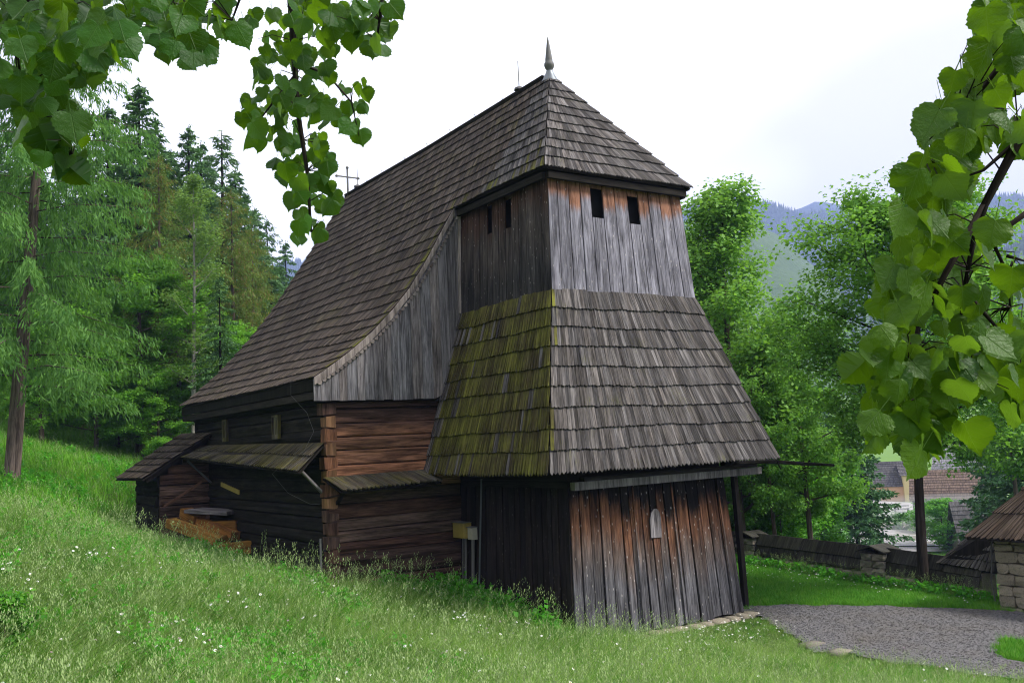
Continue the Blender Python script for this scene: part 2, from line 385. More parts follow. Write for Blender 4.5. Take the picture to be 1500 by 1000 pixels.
def gravelm():
    m = M('gravel'); ge = m.n('ShaderNodeNewGeometry'); P = ge.outputs['Position']
    vo = m.n('ShaderNodeTexVoronoi'); vo.inputs['Scale'].default_value = 60; m.l(P, vo.inputs['Vector'])
    n1 = m.noise(P, 1.2, 4, .6); sv = m.n('ShaderNodeSeparateColor'); m.l(vo.outputs['Color'], sv.inputs[0])
    col = m.mix(sv.outputs[0], (.065, .063, .065), (.20, .19, .192)); col = m.mix(m.ramp(n1, [(.45, 0.), (.75, .45)]), col, (.12, .10, .075))
    return m.surf(col, .9, m.bump(vo.outputs['Distance'], .9, .02), .3)
MT['gravel'] = gravelm()
# the path passes the foot of the tower, runs to the gate on the right and rounds the church
PATH = [(2.6, -1.9), (3.4, -2.6), (4.6, -3.8), (5.6, -5.3), (6.3, -7.0), (7.5, -11), (2.0, -10.6), (.75, -8.7), (.9, -7.3), (.85, -6.2), (.75, -5.3), (1.1, -4.6), (1.6, -3.8), (2.0, -3.1), (2.35, -2.45)]
def in_poly(x, y, P):
    c = np.zeros(np.shape(x), bool); j = len(P)-1
    for i in range(len(P)):
        xi, yi = P[i]; xj, yj = P[j]
        c ^= ((yi > y) != (yj > y)) & (x < (xj-xi)*(y-yi)/((yj-yi) or 1e-9)+xi); j = i
    return c
def wob(x, y): return .16*np.sin(x*2.3+y*1.1)+.10*np.sin(x*5.1-y*4.3)+.05*np.sin(11*x+9*y)
ISLE = [(2.3, -7.7), (3.3, -7.25), (3.7, -8.8), (2.2, -8.4)]
def on_path(x, y):
    xx = x+wob(x, y); yy = y+wob(y, x)
    return in_poly(xx, yy, PATH) & ~in_poly(xx, yy, ISLE)
st = .07; gx = np.arange(.2, 8.6, st); gy = np.arange(-11.8, -1.2, st)
GX, GY = np.meshgrid(gx, gy, indexing='ij'); keep = on_path(GX+st/2, GY+st/2)[:-1, :-1]
GZ = H(GX, GY)+.035+NR.uniform(0, .012, GX.shape)
idx = np.arange(GX.size).reshape(GX.shape)
Fp = np.stack([idx[:-1, :-1], idx[1:, :-1], idx[1:, 1:], idx[:-1, 1:]], -1)[keep]
used, inv = np.unique(Fp, return_inverse=True)
Vp = np.stack([GX.ravel(), GY.ravel(), GZ.ravel()], 1)[used]
tag(link('path', np_mesh('path', Vp, inv.reshape(-1, 4), MT['gravel'], True)), 'grey gravel path curving past the foot of the tower', kind='structure')

# ------------------------------------------------------------------ the church
church = empty('wooden_church', (0, 0, 0), 'old wooden church with a shingled bell tower, steep roof and dark log walls', 'church')
a0, a1, a2, a3, z0, z1, z2, z3, z4, ya = 1.79, 1.92, 2.965, 1.99, 1.2, 4.707, 6.95, 7.12, 10.18, .30
yn, yf = 1.67, 11.8

PROF = [(0, 10.18), (-.99, 8.65), (-1.99, 7.12), (-2.33, 6.57), (-2.76, 5.86), (-3.2, 5.22), (-3.62, 4.74), (-4.12, 4.25), (-4.52, 3.92), (-4.83, 3.69), (-5.14, 3.48), (-5.44, 3.29)]
PROF_FAR = [(0, 10.18), (-.99, 8.65), (-1.99, 7.12), (-2.34, 6.60), (-2.78, 5.98), (-3.24, 5.42), (-3.66, 4.95), (-4.14, 4.43), (-4.52, 4.06), (-4.84, 3.78), (-5.15, 3.52), (-5.44, 3.30)]
class Curve:
    def __init__(s, P):
        s.P = [Vector(p) for p in P]; s.L = [0]
        for a, b in zip(s.P, s.P[1:]): s.L.append(s.L[-1]+(b-a).length)
    def __call__(s, l):
        if l <= 0: return s.P[0] + (s.P[1]-s.P[0]).normalized()*l
        for i in range(len(s.P)-1):
            if l <= s.L[i+1] or i == len(s.P)-2:
                return s.P[i] + (s.P[i+1]-s.P[i])*((l-s.L[i])/(s.L[i+1]-s.L[i]))
prof = Curve(PROF); prof_far = Curve(PROF_FAR)

def shingle(mb, bl, br, tl, tr, n, th, tip, lift):
    """one shingle: butt edge bl-br with a blunt point, tucked in above at tl-tr; n = outward"""
    bl, br, tl, tr = [Vector(p) for p in (bl, br, tl, tr)]
    dn = ((bl+br)-(tl+tr)).normalized(); w_ = (br-bl)
    k = rnd.uniform(.35, .65); q = rnd.uniform(-.012, .012); s1 = n*(lift+rnd.uniform(0, .005)); s2 = n*(lift+rnd.uniform(.006, .02))
    B0 = bl+w_*.06+s1+dn*q; B1 = br-w_*.06+s2+dn*q; T = bl.lerp(br, k)+dn*(tip+q)+(s1+s2)/2
    A0 = tl+w_*.03; A1 = tr-w_*.03
    v = [A0, A1, B1, T, B0]; v2 = [p-n*th for p in (B1, T, B0)]
    a = rnd.uniform(0, 60); b = rnd.uniform(0, 60); L = (tl-bl).length; ww = w_.length
    U = [(a, b), (a+ww, b), (a+ww, b+L), (a+ww*k, b+L+tip), (a, b+L)]
    mb.add(v+v2, [(0, 4, 3, 2, 1), (4, 7, 6, 3), (3, 6, 5, 2), (0, 7, 4), (1, 2, 5)],
           [[U[0], U[4], U[3], U[2], U[1]], [U[4], (a, b+L+th), (a+ww*k, b+L+th+tip), U[3]], [U[3], (a+ww*k, b+L+th+tip), (a+ww, b+L+th), U[2]],
            [U[0], (a-th, b+L), U[4]], [U[1], U[2], (a+ww+th, b+L)]])

def courses(P, lens, span, width, mbs, n_out, th=.016, tip=.03, sag=.012, big_tip=None, parts=None, lap=1.22, brk=None):
    """lays courses of shingles. P(s, l): place on the roof at s along the eave and l down the slope;
    span(l): the s range there; lens: l of each butt line from the top; mbs(s, l) picks the collector"""
    for ci in range(1, len(lens)):
        l0, l1 = lens[ci-1], lens[ci]; e = l1-l0
        sa, sb = span(l1); ta, tb = span(max(lens[0], l1-e*lap)) if not (brk and l1 > brk+1e-6) else (sa, sb)
        nsh = max(1, int(abs(sb-sa)/width)); ed = [0]
        for i in range(nsh): ed.append(ed[-1]+rnd.uniform(.7, 1.3))
        ed = [q/ed[-1] for q in ed]
        last = ci == len(lens)-1; ph = rnd.uniform(0, 6)
        skew = rnd.uniform(-.01, .01)
        for i in range(nsh):
            f0, f1 = ed[i], ed[i+1]
            s0, s1 = sa+(sb-sa)*f0, sa+(sb-sa)*f1; u0, u1 = ta+(tb-ta)*f0, ta+(tb-ta)*f1
            dl = sag*math.sin(s0*1.7+ph)+sag*.6*math.sin(s0*4.1+ph*2)
            lt = max(lens[0], l1-e*lap)
            bl, br, tl, tr = P(s0, l1+dl), P(s1, l1+dl), P(u0, lt+dl*.5), P(u1, lt+dl*.5)
            nn = n_out((s0+s1)/2, (l0+l1)/2)
            mb = mbs((s0+s1)/2, (l0+l1)/2)
            tp = (big_tip if (last and big_tip) else tip)
            if parts is not None and parts(ci, (s0+s1)/2):
                q = MB(); shingle(q, bl, br, tl, tr, nn, th, tp, th*1.9); SINGLE.append((q, mb.mat, mb.par))
            else: shingle(mb, bl, br, tl, tr, nn, th, tp, th*1.9)
SINGLE = []
def collector(mat, par): m = MB(); m.mat = mat; m.par = par; return m

# nave roof: left slope (with its long flare), right slope, and the hip over the tower
roof_deck = MB()
Lt = prof.L[2]; Lall = prof.L[-1]
def roofdeck():
    mb = MB(); off = -.05
    for sx in (-1, 1):
        for i in range(len(PROF)-1):
            (xa, za), (xb, zb) = PROF[i], PROF[i+1]
            d = Vector((xb-xa, zb-za)).normalized(); nx, nz = (d.y*off, -d.x*off)
            if nz > 0: nx, nz = -nx, -nz
            def p(x, z, y, k=1): return (-sx*(x+nx*k), y, z+nz*k)
            if i < 2:
                t0_, t1_ = prof.L[i]/Lt, prof.L[i+1]/Lt
                y0a, y0b = ya+(-a3-ya)*t0_, ya+(-a3-ya)*t1_
            else: y0a = y0b = yn-.1
            q = [p(xa, za, y0a), p(xb, zb, y0b), p(xb, zb, yf-.04), p(xa, za, yf-.04)]
            q2 = [p(xa, za, y0a, 2.2), p(xb, zb, y0b, 2.2), p(xb, zb, yf-.04, 2.2), p(xa, za, yf-.04, 2.2)]
            fs = [(0, 1, 2, 3), (7, 6, 5, 4), (0, 4, 5, 1), (1, 5, 6, 2), (2, 6, 7, 3)]
            if sx > 0: fs = [f[::-1] for f in fs]
            mb.add(q+q2, fs)
    mb.add([(-a3+.06, -a3+.08, z3-.01), (a3-.06, -a3+.08, z3-.01), (0, ya, z4-.07), (-a3+.06, -a3+.08, z3-.03), (a3-.06, -a3+.08, z3-.03)],
           [(0, 1, 2), (0, 3, 4, 1)])
    return mb
roof = roofdeck().build('roof', MT['timber_dark'], church)
lens_top = [0]+[Lt*(i/11) for i in range(1, 12)]
nl = 14
lens_low = [Lt+(Lall-Lt)*(i/nl) for i in range(1, nl+1)]
lens_nave = lens_top+lens_low
stuff_nave = collector(MT['shingle_nave'], roof); stuff_grey = collector(MT['shingle_grey'], roof); stuff_mossy = collector(MT['shingle_moss'], roof); stuff_back = collector(MT['shingle_nave'], roof)
def slope(sx, cnt):
    def P(s, l):
        k_ = max(0, min(1, (s-yn)/4.5)); k_ = k_*k_*(3-2*k_); q = prof(l).lerp(prof_far(l*prof_far.L[-1]/Lall if l > Lt else l*prof_far.L[2]/Lt), k_) if l <= Lt else prof(l).lerp(prof_far(prof_far.L[2]+(l-Lt)*(prof_far.L[-1]-prof_far.L[2])/(Lall-Lt)), k_); sagz = -.05*math.sin(max(0, min(1, (s-ya)/(yf-ya)))*math.pi)
        return Vector((-sx*q.x*-1 if False else sx*q.x, s, q.y+sagz))
    def span(l):
        if l <= Lt+1e-6: lo = ya+(-a3-ya)*(l/Lt)
        else: lo = yn-.13
        return (lo, yf)
    def nrm(s, l):
        a, b = prof(l-.05), prof(l+.05); d = (b-a).normalized(); return Vector((sx*d.y, 0, -d.x)) if -d.x > 0 else Vector((-sx*d.y, 0, d.x))
    return P, span, nrm
P, span, nrm = slope(1, 0)
def pick_left(s, l):
    d = math.hypot(s-(-a3), (l-Lt)*.8)
    if l < Lt and rnd.random() < .8-d*.75 and l > Lt*.55: return stuff_mossy
    if s < yn and l < Lt and Lt-l < .35 and rnd.random() < .25: return stuff_mossy
    if s < yn+.12 and l > Lt and rnd.random() < .4: return stuff_mossy
    return stuff_grey if s < ya and l < Lt else stuff_nave
courses(P, lens_nave, span, .095, pick_left, nrm, tip=.02, brk=Lt)
# the tower eave keeps a saw edge of its own
P2, span2, nrm2 = slope(-1, 0)
courses(P2, lens_nave, span2, .14, lambda s, l: stuff_back, nrm2, tip=.02, brk=Lt)
# hip over the tower front
A = Vector((0, ya, z4)); EL, ER = Vector((-a3, -a3, z3)), Vector((a3, -a3, z3)); mid = (EL+ER)/2; Lh = (mid-A).length
nh = (ER-EL).cross(A-EL).normalized()
def Ph(s, l): return A.lerp(mid, l/Lh)+Vector((s, 0, 0))
courses(Ph, [Lh*i/11 for i in range(12)], lambda l: (-a3*l/Lh, a3*l/Lh), .082, lambda s, l: stuff_grey, lambda s, l: nh, tip=.014, big_tip=.05)
# ridge boards: one long capping on each side
for mbx, nm in ((stuff_nave, 'shingles'), (stuff_grey, 'shingles'), (stuff_mossy, 'shingles'), (stuff_back, 'shingles')):
    tag(mbx.build(nm, mbx.mat, roof), kind='stuff')
mb = MB(); mb.beam((0, ya+.2, z4+.0), (0, 6, z4-.05), .16, .05); mb.beam((0, 6, z4-.05), (0, yf, z4-.0), .16, .05); mb.build('ridge_board', MT['timber_dark'], roof)

# eaves fascia and soffit of the nave, gable at the far end
mb = MB(); mb.board((-5.40, yf, 3.02), (-5.40, yn+.02, 3.02), (-5.40, yn+.02, 3.20), (-5.40, yf, 3.20), .05); mb.build('fascia', MT['log_dark'], church)
mb = MB(); mb.board((5.40, yn, 3.02), (5.40, yf, 3.02), (5.40, yf, 3.20), (5.40, yn, 3.20), .05); mb.build('fascia', MT['log_dark'], church)
for sx in (-1, 1):
    mb = MB(); mb.beam((sx*5.2, yn+.05, 2.93), (sx*5.2, yf, 2.93), .34, .16); mb.build('eaves_beam', MT['timber_dark'], church)

# --- walls of logs
def log_wall(name, p0, p1, zb, zt, hlog, out, mat_of, dep=.2, ends=0., parent=church, cuts=None):
    """wall made of single logs between ground points p0 and p1, outer face there"""
    p0, p1 = Vector((p0[0], p0[1], 0)), Vector((p1[0], p1[1], 0)); d = (p1-p0).normalized(); out = Vector(out)
    core = MB(); o = -out*dep*.55
    core.board((*(p0+o).xy, zb), (*(p1+o).xy, zb), (*(p1+o).xy, zt), (*(p0+o).xy, zt), .08)
    wall = core.build(name, MT['timber_dark'], parent)
    z = zb; k = 0
    while z < zt-.05:
        h = min(hlog*rnd.uniform(.85, 1.18), zt-z); e = ends*(1 if k % 2 else .25)
        a = p0-d*e; b = p1+d*ends*0
        m = MB(); oo = out*rnd.uniform(-.012, .03); m.log((a.x+oo.x, a.y+oo.y, z+h/2), (b.x+oo.x, b.y+oo.y, z+h/2+rnd.uniform(-.02, .02)), h*.935, dep, out, rough=.02)
        m.build('log', mat_of(z, k), wall, smooth=False); z += h; k += 1
    return wall
zg = lambda x, y: h1(x, y)
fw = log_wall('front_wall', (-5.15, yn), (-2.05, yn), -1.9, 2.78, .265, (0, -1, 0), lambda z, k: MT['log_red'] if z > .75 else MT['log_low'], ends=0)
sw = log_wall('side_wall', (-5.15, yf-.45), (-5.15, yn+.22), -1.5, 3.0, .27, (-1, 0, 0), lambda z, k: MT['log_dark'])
# dovetailed ends at the near corner: alternate blocks show end grain
z = -1.55; k = 0
while z < 2.62:
    h = .265*rnd.uniform(.9, 1.1); m = MB(); pr = rnd.uniform(-.012, .05); tz = .035 if k % 2 else -.02
    if k % 2:
        m.board((-5.19-pr, yn-.035, z), (-4.93, yn-.035, z+.03), (-4.93, yn-.035, z+h-.05), (-5.19-pr, yn-.035, z+h-.02), .26, wob=.008)
    else:
        m.board((-5.17-pr*.3, yn-.05, z+.02), (-4.96, yn-.05, z), (-4.96, yn-.05, z+h-.01), (-5.17-pr*.3, yn-.05, z+h-.04), .28, wob=.008)
    m.build('log_end', MT['log_end'] if z > .6 and k % 2 == 0 else (MT['log_red'] if z > .6 else MT['log_low']), fw); z += h; k += 1
log_wall('right_wall', (5.15, yn+.2), (5.15, yf-.45), -2.4, 3.0, .27, (1, 0, 0), lambda z, k: MT['log_dark'])
log_wall('front_wall', (2.05, yn), (5.15, yn), -2.4, 2.78, .265, (0, -1, 0), lambda z, k: MT['log_low'])
log_wall('back_wall', (5.15, yf-.45), (-5.15, yf-.45), -1.5, 3.0, .27, (0, 1, 0), lambda z, k: MT['log_dark'])
bg_ = MB(); bg_.add([(-5.1, yf-.5, 2.95), (5.1, yf-.5, 2.95), (3.1, yf-.5, 5.2), (2, yf-.5, 7), (0, yf-.5, 10.05), (-2, yf-.5, 7), (-3.1, yf-.5, 5.2)], [(6, 5, 4, 3, 2, 1, 0)]); bg_.build('back_gable', MT['timber_dark'], church)

# windows in the long wall: narrow board-like frames
for (ya_, yb_, zb_, zt_) in ((8.10, 8.46, 2.17, 2.74), (4.22, 4.66, 2.12, 2.66)):
    x = -5.2; m = MB(); m.board((x, yb_, zb_), (x, ya_, zb_), (x, ya_, zt_), (x, yb_, zt_), .03)
    wd = m.build('window', MT['shingle_pent'], church)
    fr = MB()
    for (y_a, y_b, z_a, z_b) in ((yb_, yb_-.05, zb_, zt_), (ya_+.05, ya_, zb_, zt_), (yb_-.05, ya_+.05, zt_-.05, zt_), (yb_-.05, ya_+.05, zb_, zb_+.10)):
        fr.board((x-.035, y_a, z_a), (x-.035, y_b, z_a), (x-.035, y_b, z_b), (x-.035, y_a, z_b), .035)
    fr.build('frame', MT['shingle_pent'], wd)

# --- pent roof along the side wall and the short one on the front
def small_roof(name, tl, tr, bl, br, n, width, mat, parent, th=.018, tip=.035, under=True):
    tl, tr, bl, br = map(Vector, (tl, tr, bl, br)); nn = (br-bl).cross(tl-bl).normalized()
    dk = MB(); o = -nn*.03; dk.board(bl+o, br+o, tr+o, tl+o, .03)
    rf = dk.build(name, MT['timber_dark'], parent)
    st_ = collector(mat, rf); L = ((tl+tr)/2-(bl+br)/2).length
    def Pq(s, l): return tl.lerp(bl, l/L).lerp(tr.lerp(br, l/L), s)
    W = (br-bl).length
    courses(Pq, [L*i/n for i in range(n+1)], lambda l: (0, 1), width/W, lambda s, l: st_, lambda s, l: nn, th=th, tip=tip)
    tag(st_.build('shingles', mat, rf), kind='stuff')
    return rf
pr_ = small_roof('pent_roof', (-5.18, 10.0, 2.12), (-5.18, 1.72, 1.96), (-5.92, 10.0, 1.83), (-5.92, 1.22, 1.42), 2, .11, MT['shingle_pent'], church)
m = MB(); m.beam((-5.17, 1.85, .93), (-5.80, 1.45, 1.44), .05, .05); m.build('brace', MT['beam_grey'], pr_)
m = MB(); m.beam((-5.17, 9.7, 1.1), (-5.80, 9.7, 1.72), .05, .05); m.build('brace', MT['beam_grey'], pr_)
fr_ = small_roof('front_pent_roof', (-5.27, yn-.06, 1.27), (-3.0, yn-.06, 1.30), (-5.12, yn-.62, .98), (-2.85, yn-.62, 1.04), 1, .105, MT['shingle_pent'], church, th=.03, tip=.07)
m = MB(); m.beam((-4.97, yn-.03, .72), (-4.97, yn-.45, 1.0), .06, .06); m.build('brace', MT['timber_dark'], fr_)

# --- gable boarding between roof verge and the front wall
gx_ = -5.44; gy = yn-.12
def verge_z(x):
    for (xa, za), (xb, zb) in zip(PROF, PROF[1:]):
        if xb <= x <= xa: return zb+(za-zb)*(x-xb)/(xa-xb)
    return 3.27
def skirt_x(z):                    # left edge of the skirt's side face and of the belfry box
    if z > z1: return -(a1-(a1-a0)*(z-z1)/(z2-z1))
    return -(a1+(a2-a1)*(z1-z)/(z1-z0))
gable = MB(); gable.add([(-5.3, gy+.06, 2.8), (-2.4, gy+.06, 2.8), (-1.95, gy+.06, 4.7), (-1.8, gy+.06, 6.9), (-2.3, gy+.06, 6.2), (-3.2, gy+.06, 4.95), (-4.5, gy+.06, 3.7), (-5.3, gy+.06, 3.2)], [tuple(range(8))])
gab = gable.build('gable', MT['timber_dark'], church)
x = gx_
while x < -1.80:
    wd_ = rnd.uniform(.15, .27); x2 = min(x+wd_, -1.80)
    zb_ = 2.80+rnd.uniform(-.012, .012)
    # the right-hand end follows the slanting skirt
    zb0 = zb_
    for q in (x, x2):
        pass
    def low(xx):
        if xx < -2.49: return zb_
        t = (xx+2.49)/(-1.92+2.49)
        return zb_+max(0, min(1, t))*(z1-zb_) if xx < -1.92 else z1
    lo0, lo1 = low(x), low(x2-.008); hi0, hi1 = verge_z(x)-.05, verge_z(x2-.008)-.05
    if hi0-lo0 > .05 or hi1-lo1 > .05:
        m = MB(); off = rnd.uniform(0, .012)
        m.board((x, gy-off, lo0), (x2-.008, gy-off, lo1), (x2-.008, gy-off, max(hi1, lo1+.02)), (x, gy-off, max(hi0, lo0+.02)), .028); m.build('plank', MT['board_gable'], gab)
    x = x2
vb = [(q, z) for q, z in PROF[2:]]
for (xa, za), (xb, zb) in zip(vb, vb[1:]):
    m = MB(); m.board((xb, gy-.05, zb-.17), (xa, gy-.05, za-.17-.02), (xa, gy-.05, za-.015), (xb, gy-.05, zb-.015), .035)
    m.build('verge_board', MT['verge'], gab)
sc = MB()                          # scalloped edge under the verge boards
for i in range(46):
    l = Lt+.1+(Lall-Lt-.2)*i/45; q = prof(l); q2 = prof(l+.12); c = (Vector((q.x, q.y))+Vector((q2.x, q2.y)))/2
    dd = (Vector((q2.x, q2.y))-Vector((q.x, q.y))).normalized(); pn = Vector((-dd.y, dd.x)); pn = pn if pn.y < 0 else -pn
    pts_ = [c-dd*.055+pn*.15, c-dd*.04+pn*.19, c+pn*.215, c+dd*.04+pn*.19, c+dd*.055+pn*.15]
    V_ = [(p.x, gy-.046, p.y) for p in pts_]+[(p.x, gy-.02, p.y) for p in pts_]
    sc.add(V_, [(4, 3, 2, 1, 0), (0, 1, 6, 5), (1, 2, 7, 6), (2, 3, 8, 7), (3, 4, 9, 8)], [[(i, 0)]*5]+[[(i, 0)]*4]*4)
tag(sc.build('scalloped_trim', MT['verge'], gab), kind='stuff')
m = MB(); m.beam((-1.86, gy-.02, 6.95), (-1.95, gy-.02, z1), .05, .05); m.build('corner_strip', MT['verge'], gab)
# underside between gable and wall
m = MB(); m.add([(-5.4, yn-.14, 2.79), (-2.4, yn-.14, 2.79), (-2.4, yn+.2, 2.79), (-5.4, yn+.2, 2.79)], [(0, 1, 2, 3)]); m.build('soffit', MT['timber_dark'], church)

# --- belfry box: dark core and one board at a time, with openings
core = MB()
def frustum(mb, x0, y0, xx1, y1, zb, x2, y2, x3, y3, zt):
    mb.add([(x0, y0, zb), (xx1, y0, zb), (xx1, y1, zb), (x0, y1, zb), (x2, y2, zt), (x3, y2, zt), (x3, y3, zt), (x2, y3, zt)],
           [(0, 1, 5, 4), (1, 2, 6, 5), (2, 3, 7, 6), (3, 0, 4, 7), (4, 5, 6, 7), (3, 2, 1, 0)])
i_ = .22
frustum(core, -a1+i_, -a1+i_, a1-i_, yn, z1-.2, -a0+i_, -a0+i_, a0-i_, yn, z2)
belfry = core.build('belfry', MT['void'], church)
def face_boards(side, nb, mat, wins, par, za=z1-.02, zb=z2+.12, ha=None, hb=None, far=yn-.1, th=.03):
    """boards on one battered face; side 'f' front, 'l' left, 'r' right. wins: {index: (z low, z high)} openings"""
    ha = ha or (a1, a0); lim = {'f': None}
    def pt(t, z):
        k = (z-z1)/(z2-z1); h = ha[0]+(ha[1]-ha[0])*k
        if side == 'f': return Vector((-h+2*h*t, -h, z))
        if side == 'l': return Vector((-h, far+(-h-far)*t, z))
        return Vector((h, -h+(far+h)*t, z))
    ed = [0]
    for i in range(nb): ed.append(ed[-1]+(1 if i in wins else rnd.uniform(.8, 1.2)))
    ed = [q/ed[-1] for q in ed]
    if isinstance(wins, dict) and wins.get('edges'): ed = wins['edges']
    nrm_ = {'f': Vector((0, -1, 0)), 'l': Vector((-1, 0, 0)), 'r': Vector((1, 0, 0))}[side]
    for i in range(len(ed)-1):
        g_ = .003; t0_, t1_ = ed[i]+g_, ed[i+1]-g_; o = nrm_*rnd.uniform(0, .014)
        segs = [(za+rnd.uniform(-.02, .01), zb)]
        if i in wins: lo, hi = wins[i]; segs = [(za, lo), (hi, zb)]
        for s0, s1 in segs:
            if s1-s0 < .02: continue
            m = MB(); m.board(pt(t0_, s0)+o, pt(t1_, s0)+o, pt(t1_, s1)+o, pt(t0_, s1)+o, th, wob=.003); m.build('plank', mat, par)
    return pt
fe = [0, .075, .16, .245, .315, .395, .475, .565, .655, .745, .84, .92, 1]
fe = [0, .065, .145, .225, .300, .385, .475, .575, .655, .735, .825, .915, 1]
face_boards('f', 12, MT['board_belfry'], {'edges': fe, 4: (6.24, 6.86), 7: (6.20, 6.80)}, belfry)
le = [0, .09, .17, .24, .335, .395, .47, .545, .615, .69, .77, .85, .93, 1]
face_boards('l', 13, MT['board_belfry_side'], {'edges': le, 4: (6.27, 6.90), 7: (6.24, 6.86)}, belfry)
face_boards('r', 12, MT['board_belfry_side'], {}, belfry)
# timber plate under the tower eaves
for p, q in (((-1.86, -1.90, 6.98), (1.86, -1.90, 6.98)), ((-1.90, 1.5, 6.98), (-1.90, -1.82, 6.98)), ((1.90, 1.5, 6.98), (1.90, -1.82, 6.98))):
    m = MB(); m.beam(p, q, .08, .13); m.build('eaves_plate', MT['timber_dark'], belfry)
sf = MB(); sf.add([(-1.97, -1.97, 7.07), (1.97, -1.97, 7.07), (1.97, 1.6, 7.07), (-1.97, 1.6, 7.07)], [(3, 2, 1, 0)]); sf.build('soffit', MT['timber_dark'], belfry)

# --- skirt roof round the tower
sk = MB(); o_ = .05
sk.add([(-a2+o_, -a2+o_, z0), (a2-o_, -a2+o_, z0), (a2-o_, yn, z0), (-a2+o_, yn, z0), (-a1+o_, -a1+o_, z1), (a1-o_, -a1+o_, z1), (a1-o_, yn, z1), (-a1+o_, yn, z1)],
       [(0, 1, 5, 4), (1, 2, 6, 5), (3, 0, 4, 7), (3, 2, 1, 0)])
skirt = sk.build('skirt_roof', MT['timber_dark'], church)
Ls = math.hypot(z1-z0, a2-a1); ls_ = [Ls*(-.012)]+[Ls*i/9 for i in range(1, 10)]
def hs(l): return a1+(a2-a1)*l/Ls
def zs(l): return z1-(z1-z0)*l/Ls
nf = Vector((0, -(z1-z0), (a2-a1))).normalized(); nlft = Vector((-(z1-z0), 0, (a2-a1))).normalized(); nrt = Vector((z1-z0, 0, a2-a1)).normalized()
s_front = collector(MT['shingle_grey'], skirt); s_left = collector(MT['shingle_moss'], skirt); s_right = collector(MT['shingle_grey'], skirt); s_edge = collector(MT['shingle_grey'], skirt)
courses(lambda s, l: Vector((s, -hs(l), zs(l))), ls_, lambda l: (-hs(l), hs(l)), .086, lambda s, l: s_left if s < -hs(l)+rnd.uniform(-.3, .10) else s_front, lambda s, l: nf, big_tip=.05, tip=.012, th=.018,
        parts=lambda ci, s: ci >= 7)
def edge(l): return yn-.02
courses(lambda s, l: Vector((-hs(l), s, zs(l))), ls_, lambda l: (edge(l), -hs(l)), .088, lambda s, l: s_edge if s > yn-.28+.1*math.sin(l*9) or rnd.random() < .07 else s_left, lambda s, l: nlft, big_tip=.05, tip=.012, th=.018,
        parts=lambda ci, s: ci >= 8)
courses(lambda s, l: Vector((hs(l), s, zs(l))), ls_, lambda l: (-hs(l), edge(l)), .12, lambda s, l: s_right, lambda s, l: nrt, big_tip=.05, tip=.012, th=.018)
for q in (s_front, s_left, s_right, s_edge): tag(q.build('shingles', q.mat, skirt), kind='stuff')
SINGLE.sort(key=lambda t: -t[0].v[3][0]*0)
for q, mt, par in SINGLE[:300]: q.build('shingle', mt, skirt)
rest = {}
for q, mt, par in SINGLE[300:]:
    c = rest.setdefault(mt.name, collector(mt, par)); k = len(c.v); c.v += q.v; c.f += [[k+j for j in f] for f in q.f]; c.uv += q.uv
for c in rest.values(): tag(c.build('shingles', c.mat, skirt), kind='stuff')

# --- lower storey of the tower: battered boards on a dark core
core = MB(); frustum(core, -2.13, -2.35, 2.13, yn, -2.5, -2.0, -2.18, 2.0, yn, 1.25)
lower = core.build('lower_storey', MT['timber_dark'], church)
def lowpt(side, t, z):
    k = (z+2)/(2.9); hx = 2.19-.16*k; hy = 2.42-.16*k
    if side == 'f': return Vector((-hx+2*hx*t, -hy, z))
    if side == 'l': return Vector((-hx, yn-.02+(-hy-yn+.02)*t, z))
    return Vector((hx, -hy+(yn+hy)*t, z))
def low_boards(side, ed, mat, zb_of, zt_of=lambda t: 1.0, th=.035, gap=.004):
    nn = {'f': Vector((0, -1, 0)), 'l': Vector((-1, 0, 0)), 'r': Vector((1, 0, 0))}[side]
    for i in range(len(ed)-1):
        t0_, t1_ = ed[i]+gap, ed[i+1]-gap; o = nn*rnd.uniform(0, .028); zb0, zb1 = zb_of(t0_)+rnd.uniform(-.03, .03), zb_of(t1_)+rnd.uniform(-.03, .03); tt = zt_of(t0_)
        sh = rnd.uniform(-.004, .004)
        m = MB(); m.board(lowpt(side, t0_+sh, zb0)+o, lowpt(side, t1_+sh, zb1)+o, lowpt(side, t1_, tt)+o, lowpt(side, t0_, tt)+o, th, wob=.006); m.build('plank', mat, lower)
def edges(n, v=.25):
    e = [0]
    for i in range(n): e.append(e[-1]+rnd.uniform(1-v, 1+v))
    return [q/e[-1] for q in e]
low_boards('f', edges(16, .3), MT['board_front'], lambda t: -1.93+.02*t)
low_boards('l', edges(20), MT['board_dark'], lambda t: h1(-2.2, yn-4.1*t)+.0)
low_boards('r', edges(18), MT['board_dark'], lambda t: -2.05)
# cover strips over some joints
for t in (.37, .62, .935):
    m = MB(); a = lowpt('f', t, -1.9); b = lowpt('f', t, .95); a.y -= .05; b.y -= .05; m.beam(a, b, .035, .02, (0, -1, 0)); m.build('batten', MT['board_front'], lower)
# niche patch
m = MB(); y_ = lowpt('f', .5, .1).y-.055
pts_ = [(-.16, -.2), (.11, -.21), (.12, .18), (.09, .29), (.03, .35), (-.05, .35), (-.12, .28), (-.16, .16)]
V_ = [(p[0], y_-.01*0, p[1]) for p in pts_]+[(p[0], y_+.03, p[1]) for p in pts_]
m.add(V_, [tuple(range(8))]+[(k, k+8, (k+1) % 8+8, (k+1) % 8) for k in range(8)], [[(p[0], p[1]) for p in pts_]]+[[(0, 0)]*4]*8)
tag(m.build('hatch', MT['board_gable'], lower), 'small round-headed grey tin hatch in the tower boarding')
